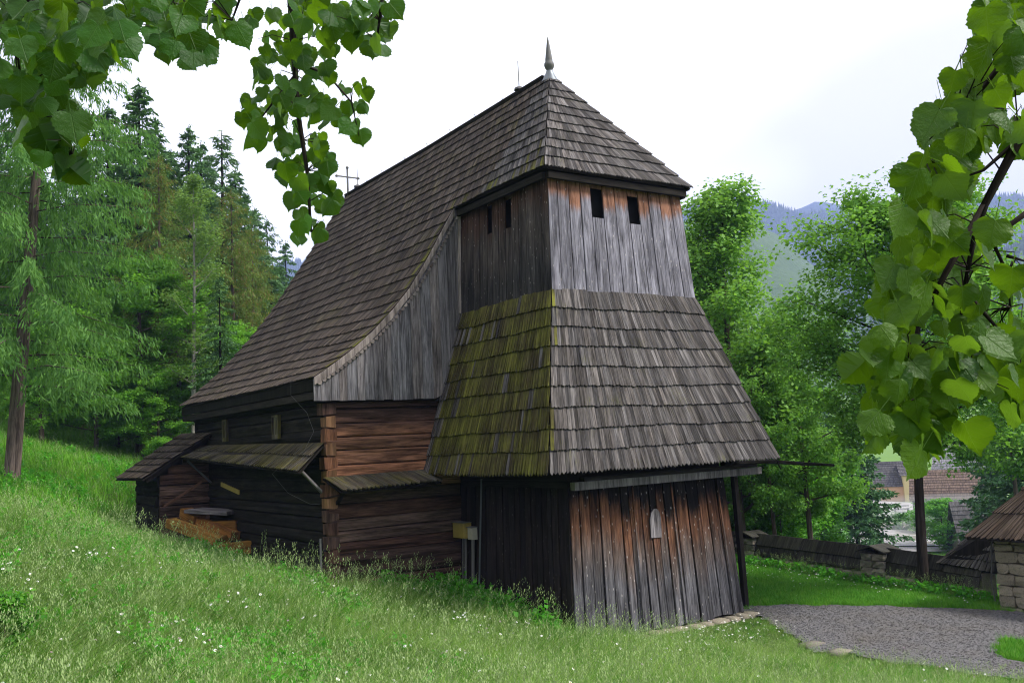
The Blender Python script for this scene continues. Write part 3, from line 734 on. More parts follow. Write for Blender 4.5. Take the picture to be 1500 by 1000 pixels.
# the long beam under the skirt, the post and bracket at its right
m = MB(); m.board((-2.06, -2.50, .84), (2.94, -2.50, .86), (2.94, -2.50, 1.0), (-2.06, -2.50, .99), .14); m.build('beam', MT['beam_grey'], lower)
m = MB(); m.beam((-1.85, -2.44, 1.03), (2.8, -2.44, 1.05), .14, .07); m.build('beam', MT['timber_dark'], lower)
m = MB(); m.beam((-2.03, yn-.1, .95), (-2.03, -2.3, .95), .12, .14); m.build('beam', MT['timber_dark'], lower)
m = MB(); m.beam((2.80, -1.9, -2.1), (2.72, -1.9, 1.2), .11, .11); m.build('post', MT['timber_dark'], lower)
m = MB(); m.beam((2.80, 1.2, -2.1), (2.72, 1.2, 1.2), .17, .17); m.build('post', MT['timber_dark'], lower)
m = MB(); m.tube([(2.3, -2.0, 1.10), (4.3, -1.4, 1.06), (7.2, -1.05, .82)], [.06, .05, .035], 7); m.build('gutter_pole', MT['bark_dark'], lower)
m = MB(); m.tube([(4.75, -1.4, 1.05), (4.78, -1.4, .93), (4.84, -1.4, .86)], .018, 5); m.build('hook', MT['timber_dark'], lower)

def rock(mb, c, sx, sy, sz, rz=0, jit=.12, n=2, rnd_=.45):
    """a rounded irregular stone"""
    V_ = []; idx_ = {}
    rg = range(n+1)
    for i in rg:
        for j in rg:
            for k in rg:
                if i in (0, n) or j in (0, n) or k in (0, n):
                    p = Vector((i/n*2-1, j/n*2-1, k/n*2-1)); m_ = max(abs(p.x), abs(p.y), abs(p.z)); s = p.normalized()*m_
                    p = p.lerp(s, rnd_); p = Vector((p.x*(1+rnd.uniform(-jit, jit)), p.y*(1+rnd.uniform(-jit, jit)), p.z*(1+rnd.uniform(-jit, jit))))
                    p = Vector((p.x*sx/2, p.y*sy/2, p.z*sz/2)); p.rotate(Matrix.Rotation(rz, 3, 'Z'))
                    idx_[(i, j, k)] = len(V_); V_.append(Vector(c)+p)
    F_ = []
    for a in range(n):
        for b in range(n):
            for ax in range(3):
                for sd__, fl in ((0, 1), (n, 0)):
                    def ix(u, v):
                        q = [0, 0, 0]; q[ax] = sd__; q[(ax+1) % 3] = u; q[(ax+2) % 3] = v; return idx_[tuple(q)]
                    f_ = [ix(a, b), ix(a+1, b), ix(a+1, b+1), ix(a, b+1)]
                    F_.append(tuple(f_[::-1]) if fl else tuple(f_))
    mb.add(V_, F_)
def stone(name, mat, parent, *a, **k):
    m = MB(); rock(m, *a, **k); return m.build(name, mat, parent, smooth=True)
# flat foundation stones under the front boards
x = -1.25
while x < 2.25:
    w_ = rnd.uniform(.22, .48); stone('foundation_stone', MT['stone_pillar'], lower, (x+w_/2, -2.47-rnd.uniform(0, .05), -1.99+rnd.uniform(-.01, .03)), w_*.98, .42, rnd.uniform(.10, .14)); x += w_
x = -.9
while x < 2.2:
    w_ = rnd.uniform(.3, .6); stone('foundation_stone', MT['stone'], lower, (x+w_/2, -2.45, -2.10), w_, .46, .16); x += w_
stone('foundation_stone', MT['stone'], lower, (2.13, -2.42, -2.10), .5, .5, .22)

# --- finial, cross, lightning rods and clamps on the ridge
def lathe(mb, c, prof_, n=12):
    V_ = [Vector(c)+Vector((r_*math.cos(2*math.pi*k/n), r_*math.sin(2*math.pi*k/n), z_)) for r_, z_ in prof_ for k in range(n)]
    F_ = [(i*n+k, i*n+(k+1) % n, (i+1)*n+(k+1) % n, (i+1)*n+k) for i in range(len(prof_)-1) for k in range(n)]
    return mb.add(V_, F_)
m = MB(); lathe(m, (0, ya, z4-.04), [(.20, -.16), (.13, -.02), (.09, .06), (.08, .10)]); fin = m.build('finial', MT['zinc'], church, True)
m = MB(); lathe(m, (0, ya, z4-.04), [(.06, .06), (.065, .12), (.10, .17), (.12, .23), (.115, .28), (.085, .33), (.088, .36), (.075, .46), (.052, .63), (.028, .80), (.008, .92)]); m.build('shingled_spire', MT['iron_grey'], fin, True)
def rod(y, h, cap=True):
    m = MB(); m.tube([(0, y, z4-.1), (0.0, y, z4+h)], [.014, .010], 5); rd = m.build('lightning_rod', MT['iron'], church)
    m = MB(); lathe(m, (0, y, z4+.09), [(.13, -.05), (.12, 0), (.02, .05)], 8); m.build('rain_cap', MT['iron'], rd)
rod(1.55, .78)
rod(10.9, .72)
m = MB(); yc = 11.55
m.tube([(-.05, yc, z4-.35), (-.05, yc, z4+.82)], [.035, .03], 6)
for s_ in (-1, 1): m.tube([(-.05, yc, z4+.55), (-.05+s_*.36, yc, z4+.55)], [.026, .024], 6)
for p in ((-.05, z4+.87), (-.43, z4+.55), (.33, z4+.55)):
    lathe(m, (p[0], yc, p[1]-.05), [(0, 0), (.05, .02), (.055, .05), (.04, .08), (0, .1)], 8)
m.build('roof_cross', MT['iron_grey'], church)
for y_ in (2.3, 3.6, 4.9, 6.2, 7.6, 9.1, 10.2):
    m = MB(); m.tube([(0, y_, z4-.05), (0, y_, z4+.09), (.0, y_+.06, z4+.12)], .011, 4); m.build('wire_clamp', MT['iron'], church)
m = MB(); m.tube([(-5.46, 2.75, 3.33), (-5.47, 2.75, 3.0), (-5.3, 2.3, 2.6), (-5.24, 2.1, 2.2), (-5.5, 2.0, 1.82), (-5.9, 2.4, 1.50), (-6.0, 2.5, 1.38), (-5.75, 2.3, .98), (-5.4, 2.0, .74), (-5.24, 1.9, .72)], .0035, 4)
m.build('lightning_cable', MT['iron_grey'], church)
m = MB(); m.tube([(-5.3, 1.75, .05), (-5.3, 1.75, -1.3)], .022, 5); m.build('ground_rod', MT['iron_grey'], church)
# drain pipe, conduits and boxes on the left side of the lower storey
xs = lambda z: lowpt('l', .5, z).x-.07
m = MB(); m.tube([(xs(1)-.0, .70, 1.05), (xs(-1.6), .80, -1.6)], .019, 6); pipe_ = m.build('earthing_pipe', MT['zinc'], church)
MT['box_yellow'] = plainm('box_yellow', (.30, .22, .05), .6, 0, .5, 3); MT['box_pale'] = plainm('box_pale', (.38, .35, .28), .6)
def fixture(name, y0_, y1_, zb_, zt_, d, mat, label):
    x = xs(zb_); m = MB(); m.board((x-d, y0_, zb_), (x-d, y1_, zb_), (x-d, y1_, zt_), (x-d, y0_, zt_), d+.03); b = m.build(name, mat, church); tag(b, label)
    m = MB(); m.board((x-d-.012, y0_-.02, zb_+.02), (x-d-.012, y1_+.02, zb_+.02), (x-d-.012, y1_+.02, zt_-.02), (x-d-.012, y0_-.02, zt_-.02), .012); m.build('lid', mat, b)
    m = MB(); m.beam((x-d/2, y0_+.015, zt_+.01), (x-d/2, y1_-.015, zt_+.01), d+.06, .015); m.build('hood', MT['iron_grey'], b)
fixture('meter_box', 1.60, 1.14, -.20, .12, .16, MT['box_yellow'], 'weathered yellow electric meter box on the dark boards')
fixture('junction_box', 1.10, .90, -.22, .03, .09, MT['box_pale'], 'small pale junction box beside the yellow meter box')
for y_, zt_, rr_ in ((1.42, -.2, .014), (1.30, -.2, .028), (1.0, -.22, .036)):
    m = MB(); m.tube([(xs(-.2)-.05, y_-.04, zt_), (xs(-.5)-.02, y_, -.5), (xs(-1.6)-.02, y_, -1.62)], rr_, 6); m.build('conduit', MT['iron_grey'], church)

# --- annex (sacristy) with its lean-to roof
annex = empty('sacristy_base', (0, 0, 0)); bpy.data.objects.remove(annex)
aw = log_wall('annex_wall', (-6.45, 10.0), (-5.15, 10.0), -.9, 1.38, .27, (0, -1, 0), lambda z, k: MT['log_low'])
z = 1.38; k = 0
while z < 2.25:
    m = MB(); xl = -5.12-(2.36-(z+.25))*1.52; m.log((max(-6.45, xl), 10.0, z+.125), (-5.15, 10.0, z+.125), .24, .2, (0, -1, 0)); m.build('log', MT['log_low'], aw); z += .25
log_wall('annex_wall', (-6.5, 12.6), (-6.5, 10.1), -.9, 1.35, .27, (-1, 0, 0), lambda z, k: MT['log_dark'])
log_wall('annex_wall', (-5.15, 12.6), (-6.5, 12.6), -.9, 1.4, .27, (0, 1, 0), lambda z, k: MT['log_dark'])
log_wall('annex_wall', (-5.1, 11.2), (-5.1, 12.6), -.9, 1.4, .27, (1, 0, 0), lambda z, k: MT['log_dark'])
small_roof('annex_roof', (-5.12, 12.9, 2.55), (-5.12, 9.75, 2.46), (-7.02, 12.9, 1.30), (-6.96, 9.75, 1.30), 7, .16, MT['shingle_nave'], church, tip=.01)
m = MB(); m.beam((-5.2, 9.83, 2.33), (-6.85, 9.83, 1.24), .05, .12); m.build('verge_board', MT['timber_dark'], church)
m = MB(); m.add([(-6.5, 10.06, 1.1), (-5.15, 10.06, 1.1), (-5.15, 10.06, 2.36), (-6.5, 10.06, 1.50), (-6.5, 12.6, 1.1), (-5.15, 12.6, 1.1), (-5.15, 12.6, 2.36), (-6.5, 12.6, 1.50)], [(0, 1, 2, 3), (7, 6, 5, 4), (0, 3, 7, 4)]); m.build('annex_gable', MT['timber_dark'], church)

# ------------------------------------------------------------------ vegetation: shared builders
def unit(a): return a/np.maximum(np.linalg.norm(a, axis=-1, keepdims=True), 1e-9)
def leaf_quads(c, d, n, s, wd=.36, fold=.12):
    """leaf-shaped folded quads: centres c, tip directions d, normals n, sizes s"""
    d = unit(d); sd_ = unit(np.cross(d, n)); nn = np.cross(sd_, d); s = s[:, None]
    q = np.stack([c-d*s*.5, c+sd_*s*wd+nn*s*fold+d*s*.05, c+d*s*.5, c-sd_*s*wd+nn*s*fold+d*s*.05], 1).reshape(-1, 3)
    return q, np.arange(len(q)).reshape(-1, 4)
def clump_leaves(cent, rad, n, size, RS, flat=.6, droop=.5):
    """n leaves round every clump centre"""
    cent = np.repeat(np.asarray(cent, float), n, 0); rad = np.repeat(np.asarray(rad, float), n)[:, None]
    o = RS.normal(size=(len(cent), 3)); o = unit(o)*RS.uniform(.1, 1, (len(cent), 1))**.5; o[:, 2] *= flat
    c = cent+o*rad
    nrm = unit(RS.normal(size=c.shape)*.55+np.array([0, 0, 1.])+o*.5)
    d = unit(RS.normal(size=c.shape)*.7+o+np.array([0, 0, -droop])); d = unit(d-nrm*(d*nrm).sum(1, keepdims=True))
    return leaf_quads(c, d, nrm, size*RS.uniform(.65, 1.25, len(c)))
def tube_np(mb, pts, r0, r1, n=5):
    k = len(pts); mb.tube(pts, [r0+(r1-r0)*i/(k-1) for i in range(k)], n, cap=False)

def broadleaf_meshes(name, seed, h, cr, trunk_r, base=.3, nl=14, sub=7, leaves=46, size=.14, clump=.45, shape=lambda t: math.sin(math.pi*min(1, t*.9+.12))**.7, lean=(0, 0), rise=.55, leafmat=None, barkmat=None, flat=.55, limb_r=.35):
    """trunk-and-limb mesh and crown mesh of one broadleaved tree standing at the origin"""
    rs = random.Random(seed); RS = np.random.RandomState(seed); mb = MB(); cs = []; rad = []
    tp = [Vector((lean[0]*t+math.sin(t*5+seed)*.06*h*.1, lean[1]*t+math.cos(t*4+seed)*.06*h*.1, h*t)) for t in [i/10 for i in range(10)]+[.97]]
    tube_np(mb, [tp[0]-Vector((0, 0, .35))]+tp, trunk_r*1.15, trunk_r*.12, 8)
    for i in range(nl):
        t = base+(.95-base)*(i+rs.random()*.6)/nl; z = t*h; p0 = tp[0].lerp(tp[-1], 0)*0+Vector((lean[0]*t+math.sin(t*5+seed)*.06*h*.1, lean[1]*t+math.cos(t*4+seed)*.06*h*.1, z))
        az = i*2.4+rs.uniform(-.5, .5); tt = (t-base)/(1-base); L = cr*shape(tt)*rs.uniform(.75, 1.12)
        rs_ = rise*(.35+tt*1.1)
        dv = Vector((math.cos(az), math.sin(az), rs_)).normalized(); pts = [p0]
        nsg = 5; bend = Vector((rs.uniform(-.2, .2), rs.uniform(-.2, .2), rs.uniform(-.05, .18)))
        for k in range(nsg): pts.append(pts[-1]+dv*(L/nsg)); dv = (dv+bend/nsg*1.4).normalized()
        r0 = trunk_r*limb_r*(1-t*.5)
        tube_np(mb, pts, r0, r0*.2, 5)
        for j in range(sub):
            u = .25+.75*(j+rs.random())/sub; kk = min(nsg-1, int(u*nsg)); q = pts[kk].lerp(pts[kk+1], u*nsg-kk)
            sdv = (dv*.5+Vector((rs.gauss(0, .8), rs.gauss(0, .8), rs.gauss(.15, .4)))).normalized()*L*rs.uniform(.18, .42)
            e = q+sdv; tube_np(mb, [q, q+sdv*.5+Vector((0, 0, .03)), e], r0*.28, r0*.06, 3)
            cs += [e, q+sdv*.5]; rad += [clump*rs.uniform(.7, 1.2), clump*.75]
        cs.append(pts[-1]); rad.append(clump)
    cs.append(tp[-1]); rad.append(clump*.8); cs.append(tp[-2]); rad.append(clump)
    V_, F_ = clump_leaves([tuple(c) for c in cs], rad, leaves, size, RS, flat)
    crown = np_mesh(name+'_crown', V_, F_, leafmat)
    me = bpy.data.meshes.new(name+'_trunk'); me.from_pydata(mb.v, [], mb.f); uv = me.uv_layers.new(name='UVMap'); uv.data.foreach_set('uv', np.array(mb.uv, np.float32).ravel()); me.materials.append(barkmat or MT['bark']); me.shade_smooth(); me.update()
    return me, crown

def conifer_meshes(name, seed, h, r, trunk_r, nb=60, twigs=16, tufts=5, nl=.22, nw=.045, base=.08, hang=.35, droop=.25, mat=None, bark=None, lean=(0, 0), tipup=.1, sparse=0., power=.85, hanglen=.34):
    rs = random.Random(seed); RS = np.random.RandomState(seed); mb = MB()
    tube_np(mb, [Vector((lean[0]*t, lean[1]*t, h*t-.3*(t == 0))) for t in (0, .15, .3, .45, .6, .75, .9, 1)], trunk_r*1.1, .012, 8)
    Cc = []; D = []; S = []
    for i in range(nb):
        t = base+(.985-base)*((i+rs.random())/nb)**.95
        if rs.random() < sparse: continue
        L = r*((1-t)**power)*rs.uniform(.72, 1.15)+.06*r*.6; az = i*2.399+rs.uniform(-.4, .4)
        d = Vector((math.cos(az), math.sin(az), 0)); p0 = Vector((lean[0]*t, lean[1]*t, h*t)); up0 = rs.uniform(.0, .25)
        def P(u): return p0+d*(L*u)+Vector((0, 0, L*(up0*u-droop*u*u*1.6+tipup*u**3)))
        tube_np(mb, [P(0), P(.35), P(.7), P(1)], max(.012, trunk_r*.16*(1-t)+.008), .004, 3)
        side = Vector((-d.y, d.x, 0)); nt_ = max(3, int(twigs*(.35+.65*L/r)))
        for j in range(nt_):
            u = .12+.88*(j+rs.random())/nt_; sg = 1 if j % 2 else -1
            tl = hanglen*L*(1.15-.75*u)*rs.uniform(.6, 1.2)+.1
            dv = (side*sg*rs.uniform(.5, 1.)+d*rs.uniform(.3, .8)+Vector((0, 0, -hang*rs.uniform(.6, 1.4)))).normalized()
            q = P(u)
            kk = max(2, int(tufts*tl/(hanglen*r*.6+.1)+1))
            for k in range(kk):
                w_ = (k+rs.random())/kk; c = q+dv*(tl*w_)+Vector((0, 0, -hang*.3*tl*w_*w_))
                Cc.append(c); D.append(dv); S.append(nl)
        for k in range(2): Cc.append(P(1-.05*k)); D.append(d); S.append(nl)
    for k in range(10): Cc.append(Vector((lean[0], lean[1], h*(1-.006*k)))); D.append(Vector((rs.gauss(0, .4), rs.gauss(0, .4), 1))); S.append(nl*.8)
    c = np.array([tuple(v) for v in Cc]); dd = np.array([tuple(v) for v in D]); S = np.array(S)*RS.uniform(.6, 1.3, len(S))
    k = 2; c = np.repeat(c, k, 0)+RS.normal(size=(len(c)*k, 3))*nl*.22; dd = unit(np.repeat(dd, k, 0)+RS.normal(size=(len(c), 3))*.42+np.array([0, 0, -hang*.35])); S = np.repeat(S, k)
    nrm = unit(RS.normal(size=c.shape)+np.array([0, 0, .8]))
    V_, F_ = leaf_quads(c, dd, nrm, S, nw/nl, .03)
    crown = np_mesh(name+'_crown', V_, F_, mat)
    me = bpy.data.meshes.new(name+'_trunk'); me.from_pydata(mb.v, [], mb.f); uv = me.uv_layers.new(name='UVMap'); uv.data.foreach_set('uv', np.array(mb.uv, np.float32).ravel()); me.materials.append(bark or MT['bark_dark']); me.shade_smooth(); me.update()
    return me, crown

def plant(name, meshes, x, y, sc, rot, label, cat='tree', group=None, z=None, scz=None):
    e = empty(name, (x, y, h1(x, y)-.05 if z is None else z), label, cat, group); e.rotation_euler = (0, 0, rot); e.scale = (sc, sc, scz or sc)
    for nm, me in zip(('trunk', 'crown'), meshes):
        o = bpy.data.objects.new(nm, me); C.objects.link(o); o.parent = e
    return e

MT['larch'] = leafm('larch_needles', (.028, .075, .026), (.10, .185, .065), .4, .6)
MT['spruce'] = leafm('spruce_needles', (.022, .055, .03), (.075, .135, .065), .15, .6)
MT['spruce_far'] = leafm('spruce_needles_far', (.03, .06, .04), (.08, .13, .075), .15, .6)
MT['olive'] = leafm('olive_needles', (.035, .055, .018), (.12, .15, .05), .35, .6, extra=(.2, (.17, .11, .04)))
MT['beech'] = leafm('beech_leaves', (.025, .085, .014), (.14, .27, .05), .4, .5)
MT['maple'] = leafm('maple_leaves', (.03, .09, .022), (.14, .25, .065), .38, .5)
MT['ash'] = leafm('ash_leaves', (.035, .095, .026), (.16, .27, .08), .38, .5)
MT['shrub'] = leafm('shrub_leaves', (.02, .08, .012), (.10, .23, .04), .4, .5)
MT['birch'] = leafm('birch_leaves', (.04, .08, .03), (.13, .19, .08), .4, .5)

# --- the forest on the left
def spot(px, d, top=None):
    p = at(px, 660, d); z = h1(p.x, p.y)
    return p.x, p.y, (at(px, top, d).z-z if top is not None else 0)
LB = ground_hit(15, 712)
lm = conifer_meshes('larch', 3, 19, 4.7, .21, nb=104, twigs=46, tufts=9, nl=.24, nw=.021, base=.15, hang=1.3, droop=.28, mat=MT['larch'], bark=MT['bark'], lean=(1.3, -.3), tipup=.16, power=.55, hanglen=.2)
plant('larch_tree', lm, LB.x, LB.y, 1, .4, 'tall larch with a bare leaning trunk and drooping feathery boughs at the left edge', 'larch', z=LB.z-.1)
spA = conifer_meshes('spruce_a', 5, 20, 4.0, .22, nb=120, twigs=20, tufts=8, nl=.34, nw=.055, base=.12, hang=.5, droop=.3, mat=MT['spruce'], tipup=.18)
spB = conifer_meshes('spruce_b', 9, 20, 3.5, .2, nb=110, twigs=18, tufts=7, nl=.34, nw=.05, base=.15, hang=.7, droop=.36, mat=MT['spruce'], tipup=.2, sparse=.12)
spC = conifer_meshes('spruce_c', 13, 20, 4.2, .2, nb=84, twigs=14, tufts=6, nl=.42, nw=.05, base=.2, hang=.6, droop=.22, mat=MT['spruce_far'], tipup=.2, sparse=.2)
lrB = conifer_meshes('olive_larch', 21, 20, 4.0, .2, nb=120, twigs=30, tufts=7, nl=.26, nw=.028, base=.12, hang=1.0, droop=.2, mat=MT['olive'], bark=MT['bark'], tipup=.2, power=.6)
def put_conifer(name, meshes, px, d, top, label, grp, rot=None, wide=1.):
    x, y, hh = spot(px, d, top); return plant(name, meshes, x, y, hh/20*wide*1.15, rnd.uniform(0, 6) if rot is None else rot, label, 'tree', grp, scz=hh/20)
SPR = [(207, 45, 95, spA, 'tallest dark spruce rising beside the larch'), (282, 52, 165, spB, 'dark spruce, middle one of the three pointed tops'), (332, 50, 172, spC, 'thin airy spruce, right one of the three pointed tops'),
       (398, 75, 308, spC, 'pale hazy spruce just left of the church roof'), (425, 85, 345, spB, 'far hazy spruce peeping over the roof edge'), (255, 60, 200, spA, 'spruce standing behind the olive larches'),
       (160, 48, 130, spA, 'spruce half hidden by the top of the larch'), (365, 62, 270, spB, 'spruce with a short pointed top near the church roof'), (310, 58, 215, spA, 'dense spruce between the pointed tops'),
       (325, 34, 395, spB, 'young dense spruce at the forest edge above the low roof'), (395, 44, 430, spA, 'low spruce right beside the roof slope'),
       (232, 52, 165, spA, 'full dark spruce close behind the tallest one'), (300, 56, 190, spB, 'slim spruce between the middle and the right pointed tops'), (352, 60, 232, spA, 'full spruce stepping down towards the church roof'), (380, 64, 292, spA, 'spruce filling the gap above the roof slope')]
for px, d, top, ms, lab in SPR: put_conifer('spruce_tree', ms, px, d, top, lab, 'spruces in the forest on the left', wide=1.15)
OLV = [(236, 40, 205, 'olive brown larch behind the bright beeches'), (345, 42, 262, 'olive green larch with a thin pale trunk'), (375, 46, 320, 'short olive larch near the roof edge'), (190, 50, 180, 'brownish larch between the two dark spruces')]
for px, d, top, lab in OLV: put_conifer('larch_tree', lrB, px, d, top, lab, 'olive larches in the forest')
bi = broadleaf_meshes('birch', 31, 15, 2.3, .13, base=.25, nl=26, sub=7, leaves=34, size=.12, clump=.5, rise=.9, leafmat=MT['birch'], barkmat=MT['bark_pale'], flat=.8)
x, y, hh = spot(286, 37, 235); plant('birch_tree', bi, x, y, hh/15, 1, 'slender birch with a white trunk and light olive crown')
bA = broadleaf_meshes('beech_a', 41, 10, 3.4, .2, base=.14, nl=24, sub=9, leaves=72, size=.15, clump=.7, leafmat=MT['beech'], rise=.4, flat=.4)
bB = broadleaf_meshes('beech_b', 47, 8, 3.0, .16, base=.06, nl=22, sub=9, leaves=70, size=.145, clump=.66, leafmat=MT['beech'], rise=.35, flat=.4)
BEE = [(205, 38, 370, bA, 'bright green beech beside the larch trunk'), (262, 39, 400, bA, 'bright green beech in front of the birch'), (140, 37, 480, bB, 'low bright green beech under the larch boughs'),
       (232, 37, 540, bB, 'lowest bright beech above the lean-to roof'), (335, 39, 470, bA, 'bright beech right behind the church eaves'), (60, 36, 450, bA, 'beech showing through the larch boughs'), (175, 38, 560, bB, 'leafy beech sapling low by the meadow'), (395, 46, 500, bB, 'small beech next to the roof slope'), (95, 40, 540, bB, 'low beech bush behind the larch trunk'), (20, 38, 500, bB, 'beech at the far left edge of the forest')]
for px, d, top, ms, lab in BEE:
    x, y, hh = spot(px, d, top); hb = 10 if ms is bA else 8
    plant('beech_tree', ms, x, y, hh/hb*1.0, rnd.uniform(0, 6), lab, 'tree', 'bright beeches at the forest edge')
k = 0
for d, pxs in ((50, range(-60, 420, 60)), (58, range(-40, 440, 46)), (72, range(-30, 470, 42)), (92, range(-60, 480, 50))):
    for px in pxs:
        px2 = px+rnd.uniform(-18, 18); top = {50: 300, 58: 250, 72: 225, 92: 250}[d]+max(0, px-220)*.45+rnd.uniform(-60, 60)
        if px2 > 330: top = max(top, 380)
        put_conifer('spruce_tree', (spA, spB, spC)[k % 3], px2, d, top, 'dark spruce deep in the forest behind the front trees', 'spruces deep in the forest', wide=1.5); k += 1

# --- trees on the right
ML = at(1357, 862, 21.4)
mp_ = broadleaf_meshes('maple', 61, 9.4, 3.1, .13, base=.34, nl=38, sub=11, leaves=56, size=.115, clump=.56, leafmat=MT['maple'], barkmat=MT['bark_dark'], rise=.5, flat=.6, lean=(.35, 0), limb_r=.4)
plant('maple_tree', mp_, ML.x, ML.y, 1, -.59, 'maple with a slim dark trunk standing before the stone wall', 'maple')
as_ = broadleaf_meshes('ash', 67, 10, 2.7, .14, base=.12, nl=38, sub=10, leaves=36, size=.125, clump=.6, leafmat=MT['ash'], rise=.8, flat=.8, shape=lambda t: (1-t)**.62*.98+.06)
x, y, hh = spot(1078, 31, 256); plant('ash_tree', as_, x, y, hh/10*1.02, 0, 'tall ash with a pointed crown right behind the tower', 'tree', scz=hh/10)
x, y, hh = spot(1030, 34, 330); plant('ash_tree', as_, x, y, hh/10*.9, 2, 'ash half hidden behind the tower corner', 'tree', scz=hh/10)
m2 = broadleaf_meshes('maple_b', 71, 8, 3.0, .12, base=.22, nl=26, sub=9, leaves=66, size=.13, clump=.6, leafmat=MT['maple'], rise=.45, flat=.45)
m3 = broadleaf_meshes('maple_c', 73, 8, 3.0, .12, base=.5, nl=20, sub=9, leaves=66, size=.13, clump=.6, leafmat=MT['maple'], rise=.3, flat=.4)
RT = [(1175, 30, 470, m2, 1.0, 'rounded maple between the ash and the slim-trunked maple', 'maple_tree'), (1125, 29, 500, m2, .9, 'dense maple close behind the tower skirt roof', 'maple_tree'),
      (1480, 36, 480, m3, .9, 'maple behind the hanging linden leaves on the right', 'maple_tree')]
for px, d, top, ms, wd_, lab, nm in RT:
    x, y, hh = spot(px, d, top); plant(nm, ms, x, y, hh/8*wd_*.8, rnd.uniform(0, 6), lab, 'tree', 'maples beyond the stone wall', scz=hh/8)
sh_ = broadleaf_meshes('shrub', 77, 3, 1.5, .05, base=.05, nl=16, sub=7, leaves=44, size=.12, clump=.36, leafmat=MT['shrub'], rise=.7, flat=.8)
SH = [(1120, 33, 650, 'pale green shrub beyond the wall beside the tower'), (1150, 34.5, 690, 'bright round shrub beyond the wall'), (1098, 36, 660, 'tall shrub right behind the tower post'), (1170, 38, 670, 'shrub under the young spruces'), (1135, 31.5, 735, 'low shrub touching the wall cover')]
for px, d, top, lab in SH:
    x, y, hh = spot(px, d, top); plant('shrub', sh_, x, y, hh/3, rnd.uniform(0, 6), lab, 'shrub', 'shrubs beyond the wall')
ys_ = conifer_meshes('young_spruce', 81, 6, 1.7, .08, nb=60, twigs=16, tufts=5, nl=.2, nw=.04, base=.04, hang=.2, droop=.05, mat=leafm('young_spruce_needles', (.03, .085, .04), (.10, .20, .09), .2), tipup=.15)
for px, d, top, lab in ((1105, 44, 560, 'young spruce beside the tower post'), (1150, 46, 590, 'young spruce with a light green crown'), (1192, 42, 665, 'small bright spruce in the middle of the slope'), (1128, 40, 620, 'bushy young spruce above the shrubs')):
    x, y, hh = spot(px, d, top); plant('spruce_tree', ys_, x, y, hh/6, rnd.uniform(0, 6), lab, 'tree', 'young spruces beyond the wall')
ds_ = conifer_meshes('dark_spruce', 83, 12, 3.2, .16, nb=80, twigs=20, tufts=7, nl=.3, nw=.07, base=.17, hang=.35, droop=.12, mat=leafm('dark_spruce_needles', (.018, .05, .03), (.06, .12, .07), .15), tipup=.1, power=.5)
for px, d, top, lab, wd_ in ((1245, 58, 600, 'broad dark spruce with a short bare trunk on the valley lawn', 1.), (1160, 70, 540, 'dark spruce in shade behind the shrubs', 1), (1205, 75, 560, 'dark spruce behind the broad one', 1), (1110, 78, 520, 'dark spruce beyond the tower post', 1.1), (1500, 42, 560, 'spruce with wide drooping boughs at the right edge', 1.1), (1465, 60, 590, 'spruce in front of the large grey roof', .9)):
    x, y, hh = spot(px, d, top); plant('spruce_tree', ds_, x, y, hh/12*wd_*1.1, rnd.uniform(0, 6), lab, 'tree', 'dark spruces in the valley', scz=hh/12)

# ------------------------------------------------------------------ the churchyard wall with its board cover
WL = [(9.9, 9.5), (9.0, 4.5), (8.72, 3.2), (7.78, -1.75), (7.2, -4.75)]
wall_t = empty('stone_wall', (8, 0, -2.1), 'low dark stone wall under two rows of mossy cover boards, running from the church to the gate', 'wall'); wall_t['local'] = 1
WOFF = -Vector((8, 0, -2.1))
MT['cover'] = wood('cover', (.02, .019, .018), (.14, .13, .12), (.4, (.03, .03, .01), (.12, .12, .05)), moss=.15, mossc=(.09, .10, .02), var=.5)
def wall_seg(p, q, zt0, zt1):
    p, q = Vector((*p, 0)), Vector((*q, 0)); d = (q-p).normalized(); n = Vector((-d.y, d.x, 0)); n = n if n.x < 0 else -n
    core = MB(); a, b = p-n*.0, q-n*.0
    core.board((*(a+n*.12).xy, -2.5), (*(b+n*.12).xy, -2.5), (*(b+n*.12).xy, zt1-.25), (*(a+n*.12).xy, zt0-.25), .4)
    if core: o = core.build('wall_core', MT['stone'], None); o.parent = wall_t; o.location = WOFF
    L = (q-p).length
    for side in (1, -1):
        for row in range(2):
            s = 0
            while s < L-.01:
                w_ = min(rnd.uniform(1.7, 2.6), L-s); 
                if L-s-w_ < .5: w_ = L-s
                def pt(t, k):    # k: 0 ridge, 1, 2 eave
                    z = zt0+(zt1-zt0)*t/L-[0, .27, .55][k]; o_ = [.02, .15, .27][k]+(.045 if row == 0 and k == 1 else 0)
                    return Vector((*(p+d*t).xy, z))+n*side*o_
                A_, B_ = pt(s+.01, row+1), pt(s+w_-.01, row+1); C_, D_ = pt(s+w_-.01, row), pt(s+.01, row)
                m = MB(); jit = rnd.uniform(-.012, .012); A_.z += jit-.03*(row == 0); B_.z += jit-.03*(row == 0)
                m.board(*( (A_, B_, C_, D_) if ((B_-A_).cross(D_-A_)).dot(n*side) > 0 else (B_, A_, D_, C_)), .03)
                o = m.build('cover_board', MT['cover'], None); o.parent = wall_t; o.location = WOFF; s += w_
    s = 0
    while s < L-.2:
        w_ = rnd.uniform(.25, .5)
        for zz in (-2.12, -1.93):
            m = MB(); c = p+d*(s+w_/2)+n*.2; rock(m, (c.x, c.y, zz+rnd.uniform(-.02, .02)), .3, w_, .2, math.atan2(d.y, d.x)-math.pi/2)
            o = m.build('stone', MT['stone'], None, True); o.parent = wall_t; o.location = WOFF
        s += w_
ztops = [-1.15, -1.22, -1.2, -1.2, -1.28]
for i in range(len(WL)-1): wall_seg(WL[i], WL[i+1], ztops[i], ztops[i+1])
